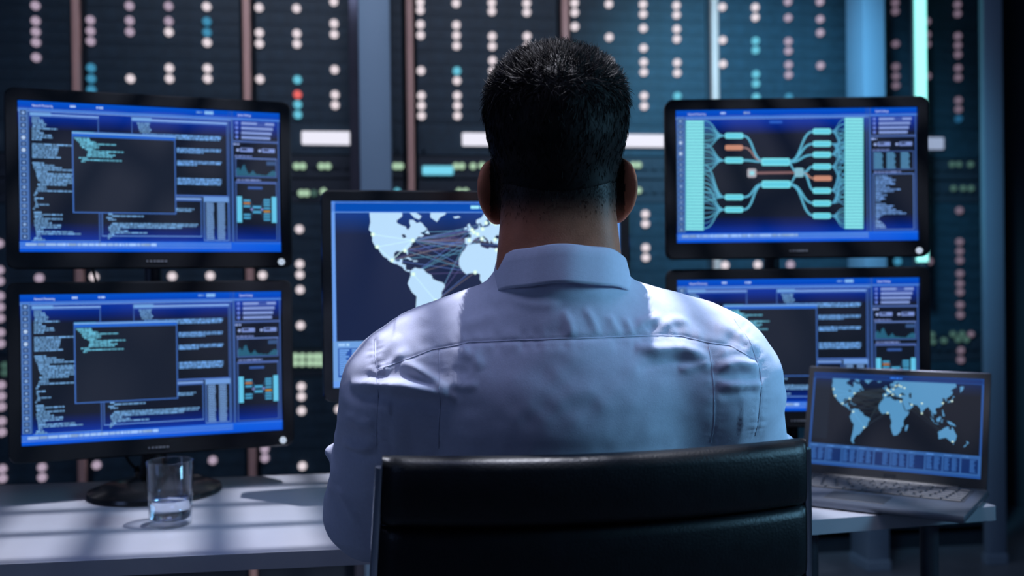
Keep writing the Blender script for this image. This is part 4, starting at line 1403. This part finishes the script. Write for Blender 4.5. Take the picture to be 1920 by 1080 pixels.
    f.cap(SHL, ELL, 0.080, 0.060, 0.035); f.cap(ELL, WRL, 0.058, 0.040, 0.02)
    f.cap(SHR, ELR, 0.083, 0.062, 0.035); f.cap(ELR, WRR, 0.058, 0.040, 0.02)
    f.ell((0.318, 1.262, 0.912), (0.038, 0.035, 0.016), 0.012)
    f.ell((-0.215, 1.285, 0.905), (0.030, 0.035, 0.014), 0.012)
    f.apply(lambda x, y, z: 1.128 - z + 0.2 * (1.13 - y) + 0 * x, (-1, 1, 1), (1, 2, 2), 0.0, 'sub', 0.0) if False else None
    sv, sq = f.nets()
    sv = relax(sv, sq, 3)
    N = vnormals(sv, sq)
    back = sstep(-0.15, 0.25, -N[:, 1]); upb = np.maximum(back, sstep(0.3, 0.8, N[:, 2]))
    # folds, drawn as ridges over the back (x, z in metres)
    def path(pts):
        return np.array([(lambda p: (p.x, p.z))(at(a, c, 1.135)) for a, c in pts])
    def dist(pts, XZ):
        best = np.full(len(XZ), 9.0); sgn = np.zeros(len(XZ)); tt = np.zeros(len(XZ)); acc = 0.0
        for a, c in zip(pts[:-1], pts[1:]):
            d = c - a; L2 = d @ d; Ls = math.sqrt(L2)
            t = np.clip(((XZ - a) @ d) / L2, 0, 1)
            q = XZ - a - t[:, None] * d
            r = np.linalg.norm(q, axis=1)
            m = r < best
            best[m] = r[m]; sgn[m] = np.sign(d[0] * q[:, 1] - d[1] * q[:, 0])[m]; tt[m] = acc + t[m] * Ls
            acc += Ls
        return best, sgn, tt / acc
    XZ = sv[:, [0, 2]]
    disp = np.zeros(len(sv))
    PXM = 1 / 1640.0
    FOLD = [([(648, 727), (690, 724), (760, 724), (810, 731), (858, 745)], 11, 11.0), ([(650, 745), (720, 748), (790, 752), (850, 765)], 12, -4.0),
            ([(752, 678), (800, 702), (852, 735)], 9, 6.0), ([(745, 700), (790, 715), (830, 735)], 8, -3.0), ([(700, 706), (735, 680), (765, 655)], 9, 3.5), ([(695, 682), (725, 655), (745, 630)], 9, 3.0),
            ([(710, 685), (745, 672)], 7, -2.5), ([(855, 655), (890, 668), (905, 690)], 12, 3.0), ([(845, 690), (880, 700)], 9, -2.5), ([(830, 715), (870, 722), (900, 718)], 9, 2.5),
            ([(1188, 648), (1230, 657), (1280, 656), (1330, 670)], 11, 7.0), ([(1190, 690), (1260, 672), (1320, 690)], 10, -3.0), ([(1270, 692), (1300, 686), (1335, 680)], 8, 3.0),
            ([(1192, 622), (1205, 606), (1245, 594)], 9, 4.0), ([(1240, 618), (1265, 602), (1300, 606)], 9, 3.5), ([(1215, 622), (1230, 610)], 7, -2.5), ([(1290, 590), (1330, 612), (1345, 640)], 13, -3.0),
            ([(1350, 612), (1385, 626), (1430, 660)], 11, 4.0), ([(1345, 668), (1380, 655), (1410, 668)], 8, 2.5), ([(1342, 690), (1385, 682), (1432, 690)], 10, 7.0), ([(1345, 706), (1390, 702), (1430, 706)], 8, -3.5),
            ([(1345, 722), (1390, 722), (1440, 724)], 9, 5.0), ([(1345, 742), (1390, 736), (1430, 732)], 7, -3.5),
            ([(1095, 575), (1108, 600), (1120, 628)], 8, 2.2), ([(1055, 580), (1066, 605), (1072, 630)], 8, 1.8), ([(1140, 590), (1150, 612), (1160, 628)], 8, 2.0), ([(1170, 595), (1180, 615), (1188, 628)], 7, 2.0),
            ([(620, 842), (660, 850), (700, 842)], 9, 5.0), ([(628, 862), (670, 872), (705, 865)], 9, -4.0), ([(612, 940), (630, 990), (645, 1020)], 9, 3.0), ([(640, 780), (670, 800), (700, 795)], 12, 3.0),
            ([(955, 560), (1000, 572), (1050, 570)], 10, 1.5), ([(930, 585), (900, 600), (860, 612)], 12, 2.0), ([(790, 600), (780, 630), (800, 655)], 16, -3.0)]
    for pts, wpx, amp in FOLD:
        r, sg, t = dist(path(pts), XZ)
        ends = np.clip(np.minimum(t, 1 - t) / 0.22, 0, 1) ** 0.7
        disp += (amp if amp > 0 else amp * 0.6) * 0.001 * np.exp(-(r / (wpx * PXM)) ** 2) * ends
    SEAM = {'yoke_seam': [(707, 694), (752, 678), (811, 656), (844, 650), (880, 642), (960, 637), (1050, 633), (1160, 631), (1239, 629), (1280, 631), (1328, 643), (1372, 649), (1425, 678)],
            'back_seam': [(822, 655), (825, 700), (826, 760), (823, 800), (821, 850)], 'back_seam.r': [(1330, 645), (1336, 720), (1339, 790), (1337, 840)],
            'armhole_seam': [(692, 640), (697, 665), (704, 692), (708, 722), (708, 760), (704, 800), (700, 850)], 'armhole_seam.r': [(1392, 602), (1412, 640), (1425, 677), (1431, 700), (1432, 730), (1428, 769), (1426, 830)]}
    for nm, pts in SEAM.items():
        r, sg, t = dist(path(pts), XZ)
        amp = 1.5 if 'yoke' in nm else (1.0 if 'arm' in nm else 0.5)
        disp -= 0.001 * amp * np.exp(-(r / 0.0022) ** 2)
        pk = vnoise(np.stack([t * 60, t * 0, t * 0], 1), 1.0, 5) * 0.0013
        disp += (1.0 if ('yoke' in nm or 'arm' in nm) else 0.4) * pk * np.exp(-((r - 0.006) / 0.006) ** 2)
    low = np.clip((0.99 - sv[:, 2]) / 0.15, 0, 1)
    disp += 0.0014 * vnoise(sv * np.array((0.6, 1, 2.4)), 26, 8) * (0.5 + low) + 0.0007 * vnoise(sv, 60, 9)
    arm = ((sv[:, 0] < -0.14) | (sv[:, 0] > 0.26)).astype(float)
    disp2 = 0.003 * vnoise(sv * np.array((0.8, 0.8, 2.0)), 22, 13) * arm
    sv2 = sv + N * (disp * upb + disp2)[:, None]
    M['shirt'] = mat('pale_blue_cotton', (0.60, 0.62, 0.76), 0.75, var=0.03, vscale=200, bump=0.12, bscale=900, spec=0.25)
    M['thread'] = mat('stitch_thread', (0.55, 0.58, 0.72), 0.8, var=0.05)
    sh = link('shirt', mesh_np('shirt', sv2 - off, sq, M['shirt']), e)
    bv = BVHTree.FromPolygons([tuple(v) for v in sv2], [tuple(q) for q in sq.tolist()])
    for nm, pts in SEAM.items():
        P2 = path(pts); out = []
        for a, c in zip(P2[:-1], P2[1:]):
            m = max(2, int(np.linalg.norm(c - a) / 0.004))
            for k in range(m):
                q = a + (c - a) * k / m
                hit = bv.ray_cast(Vector((q[0], 0.8, q[1])), Vector((0, 1, 0)))
                if hit[0] is not None and hit[0].y < 1.36: out.append(hit[0] + hit[1] * 0.0001)
        if len(out) > 2:
            MB().tube([Vector(p) - Vector(off) for p in out], 0.0007 if 'yoke' in nm else 0.0005, 5).build(nm.split('.')[0], M['thread'], sh, True)
    # collar: folded band round the neck
    prof = [(0.000, -0.052), (0.000, -0.010), (0.0015, 0.000), (0.0045, 0.0028), (0.0075, 0.000), (0.0105, -0.012), (0.0160, -0.040), (0.0168, -0.0435), (0.0148, -0.0440), (0.0110, -0.030), (0.006, -0.014), (0.004, -0.052)]
    vs_, fs_ = [], []
    nA = 72
    for i in range(nA + 1):
        ang = math.radians(112) + math.radians(316) * i / nA + math.radians(0)      # opening at the front (+Y)
        ca, sa = math.cos(ang - math.radians(0)), math.sin(ang)
        for (r, z) in prof:
            rx, ry = 0.0715 + r, 0.0725 + r
            fl = max(0.0, sa)                                       # front: leaf longer and lower
            zz_ = 1.1585 + z * (1 + 0.35 * fl) - 0.22 * (ry * sa + 0.0725) - 0.02 * fl
            wob = 0.0008 * math.sin(i * 0.9 + r * 200)
            vs_.append((CX + 0.003 + rx * ca, 1.205 + ry * sa + wob, zz_ + 0.0009 * math.sin(i * 0.55 + 1.0)))
    m = len(prof)
    for i in range(nA):
        for k in range(m):
            l = (k + 1) % m
            fs_.append((i * m + k, (i + 1) * m + k, (i + 1) * m + l, i * m + l))
    fs_.append(tuple(range(m))); fs_.append(tuple(nA * m + k for k in range(m))[::-1])
    cb = MB().add([tuple(np.array(v) - off) for v in vs_], fs_)
    cb.build('collar', M['shirt'], sh, True)
    # ---- trousers, shoes, belt
    t = Field((-0.20, 1.06, 0.06), (0.32, 1.80, 0.70), 0.007)
    t.ell((CX, 1.225, 0.585), (0.188, 0.142, 0.115), 0)
    for s in (-1, 1):
        hip, kn, an = (CX + s * 0.09, 1.24, 0.555), (CX + s * 0.13, 1.66, 0.555), (CX + s * 0.13, 1.70, 0.11)
        t.cap(hip, kn, 0.087, 0.070, 0.04); t.cap(kn, an, 0.068, 0.055, 0.03)
    tv_, tq = t.nets(); tv_ = relax(tv_, tq, 2)
    tv_ = tv_ + vnormals(tv_, tq) * (0.003 * vnoise(tv_, 25, 4))[:, None]
    link('trousers', mesh_np('trousers', tv_ - off, tq, M['trouser']), e)
    for s in (-1, 1):
        g = Field((CX + s * 0.13 - 0.07, 1.62, 0.0), (CX + s * 0.13 + 0.07, 1.95, 0.14), 0.004)
        x = CX + s * 0.13
        g.cap((x, 1.69, 0.055), (x, 1.70, 0.10), 0.045, 0.045, 0.02); g.cap((x, 1.70, 0.042), (x, 1.86, 0.032), 0.040, 0.030, 0.03)
        g.apply(lambda X_, Y_, Z_: 0.004 - Z_ + 0 * X_ + 0 * Y_, (x - 0.1, 1.6, -0.1), (x + 0.1, 2.0, 0.004), 0.0, 'sub', 0.0) if False else None
        gv, gq = g.nets()
        gv[:, 2] = np.maximum(gv[:, 2], 0.002)
        link('shoe', mesh_np('shoe', gv - off, gq, M['shoe']), e)
build_person()

# ================================================================== office chair
def office_chair():
    A, B = Vector((-0.1377, 1.012, 0)), Vector((0.324, 1.096, 0))
    yaw = math.atan2(B.y - A.y, B.x - A.x)
    c = (A + B) / 2
    c = c + Vector((-math.sin(yaw), math.cos(yaw), 0)) * 0.0
    e = empty('office_chair', (c.x, c.y, 0), yaw)
    tag(e, 'black leather office chair with chrome side rails, carrying the seated man', 'office chair')
    Wd = (B - A).length / 2
    ZT, ZB = 0.945, 0.46
    def surf(s, z):
        """centre surface of the backrest: s across (-1..1)"""
        q = (ZT - z)
        y = -0.042 * (1 - s * s) + 0.10 * q + 0.10 * q * q
        return Vector((s * (Wd - 0.004 + 0.014 * min(1, q / 0.25)), y, z))
    # padded panel in ribs between creases
    bounds = [0.945, 0.872, 0.79, 0.70, 0.61, 0.52, ZB]
    for r in range(len(bounds) - 1):
        z1, z0 = bounds[r], bounds[r + 1]
        th = 0.0195 if r else 0.022
        m, ns = 16, 40
        vs, fs = [], []
        for i in range(ns + 1):
            s = -1 + 2 * i / ns
            edge = max(0.0, 1 - ((abs(s) - 0.94) / 0.06) ** 2) ** 0.5 if abs(s) > 0.94 else 1.0
            for k in range(m):
                a = 2 * PI * k / m
                ca, sa = math.cos(a), math.sin(a)
                pz = (abs(sa) ** (0.38 if r else 0.5)) * (1 if sa > 0 else -1)
                py = (abs(ca) ** 0.75) * (1 if ca > 0 else -1)
                z = (z0 + z1) / 2 + pz * (z1 - z0) / 2 * 0.995
                p = surf(s, z)
                vs.append((p.x, p.y + py * th * (0.25 + 0.75 * edge), z))
        for i in range(ns):
            for k in range(m):
                l = (k + 1) % m
                fs.append((i * m + k, (i + 1) * m + k, (i + 1) * m + l, i * m + l))
        fs.append(tuple(range(m))[::-1]); fs.append(tuple(ns * m + k for k in range(m)))
        MB().add(vs, fs).build('backrest_pad', M['leather'], e, True)
    for s in (-1, 1):
        pts = [surf(s, ZT - 0.012 - (ZT - ZB + 0.02) * k / 24) + Vector((s * 0.0015, 0.0, 0)) for k in range(25)]
        # run on under the seat
        end = pts[-1]
        pts += [end + Vector((0, 0.02, -0.025)), end + Vector((0, 0.06, -0.038)), end + Vector((0, 0.40, -0.03))]
        MB().tube(pts, 0.0058, 10).build('side_rail', M['chrome'], e, 'auto')
    for z in (0.80, 0.56):
        pts = [surf(-1 + 2 * k / 20, z) + Vector((0, 0.030, 0)) for k in range(21)]
        MB().tube(pts, 0.006, 8).build('cross_bar', M['chrome'], e, 'auto')
    MB().box((0, 0.32, 0.435), (2 * Wd + 0.02, 0.44, 0.055), 0.02, seg=4).build('seat', M['leather'], e, 'auto')
    MB().box((0, 0.32, 0.395), (0.20, 0.20, 0.03), 0.005).build('seat_plate', M['leg'], e)
    MB().cyl((0, 0.32, 0.11), (0, 0.32, 0.39), 0.025).build('gas_column', M['chrome'], e, 'auto')
    MB().cyl((0, 0.32, 0.07), (0, 0.32, 0.13), 0.04).build('hub', M['chrome'], e, 'auto')
    leg = MB().tube([(0.03, 0, 0.105), (0.16, 0, 0.095), (0.29, 0, 0.075)], [0.022, 0.018, 0.014], 10).mesh('base_leg', M['chrome'])
    cst = MB()
    for sgn in (-1, 1):
        cst.cyl((0, sgn * 0.008, 0.028), (0, sgn * 0.024, 0.028), 0.028, n=20)
    cst.cyl((0, 0, 0.028), (0, 0, 0.075), 0.007, n=10)
    cm = cst.mesh('caster', M['plastic2'])
    for k in range(5):
        a = 2 * PI * k / 5 + 0.3
        l = link('base_leg', leg, e, True); l.location = (0, 0.32, 0); l.rotation_euler = (0, 0, a)
        w_ = link('caster', cm, l); w_.location = (0.285, 0, 0)
office_chair()

# ================================================================== ceiling key lamp with an added grid that stripes its light
def gobo_lamp():
    L = Vector((0.085, 1.47, 2.55))
    e = empty('gobo_lamp', (L.x, L.y, L.z), AL)
    tag(e, 'spot lamp hanging above the desk with an added, unseen grid that stripes its light', 'lamp')
    d = bpy.data.lights.new('bulb', 'SPOT')
    d.energy = 225
    d.color = (0.86, 0.88, 1.0)
    d.spot_size = math.radians(96)
    d.spot_blend = 0.25
    d.shadow_soft_size = 0.0045
    lo = bpy.data.objects.new('bulb', d)
    COL.objects.link(lo); lo.parent = e
    MB().cyl((0, 0, 0.015), (0, 0, 0.10), 0.03, n=24).build('lamp_head', M['leg'], e, 'auto')
    MB().cyl((0, 0, 0.09), (0, 0, 0.55), 0.008, n=12).build('hanging_rod', M['leg'], e)
    zg = -0.34  # grid put below the bulb only to cast shadow stripes on the desk
    for k in range(-9, 10):
        y = k * 0.0305 + 0.008
        MB().box((0, y, zg), (0.62, 0.0048, 0.006)).build('gobo_slat', M['leg'], e)
    for k in range(-8, 9):
        o = MB().box((0, 0, 0), (0.0052, 0.42, 0.005)).build('gobo_bar', M['leg'], e)
        o.location = (k * 0.0225 + 0.006, 0, zg + 0.12)
        o.rotation_euler = (0, 0, math.radians(10))
    for x in (-0.31, 0.31):
        MB().box((x, 0, zg + 0.006), (0.012, 0.62, 0.022)).build('gobo_frame', M['leg'], e)
        MB().cyl((x, 0, zg), (0, 0, 0.12), 0.003, n=8).build('stay_wire', M['leg'], e)
gobo_lamp()
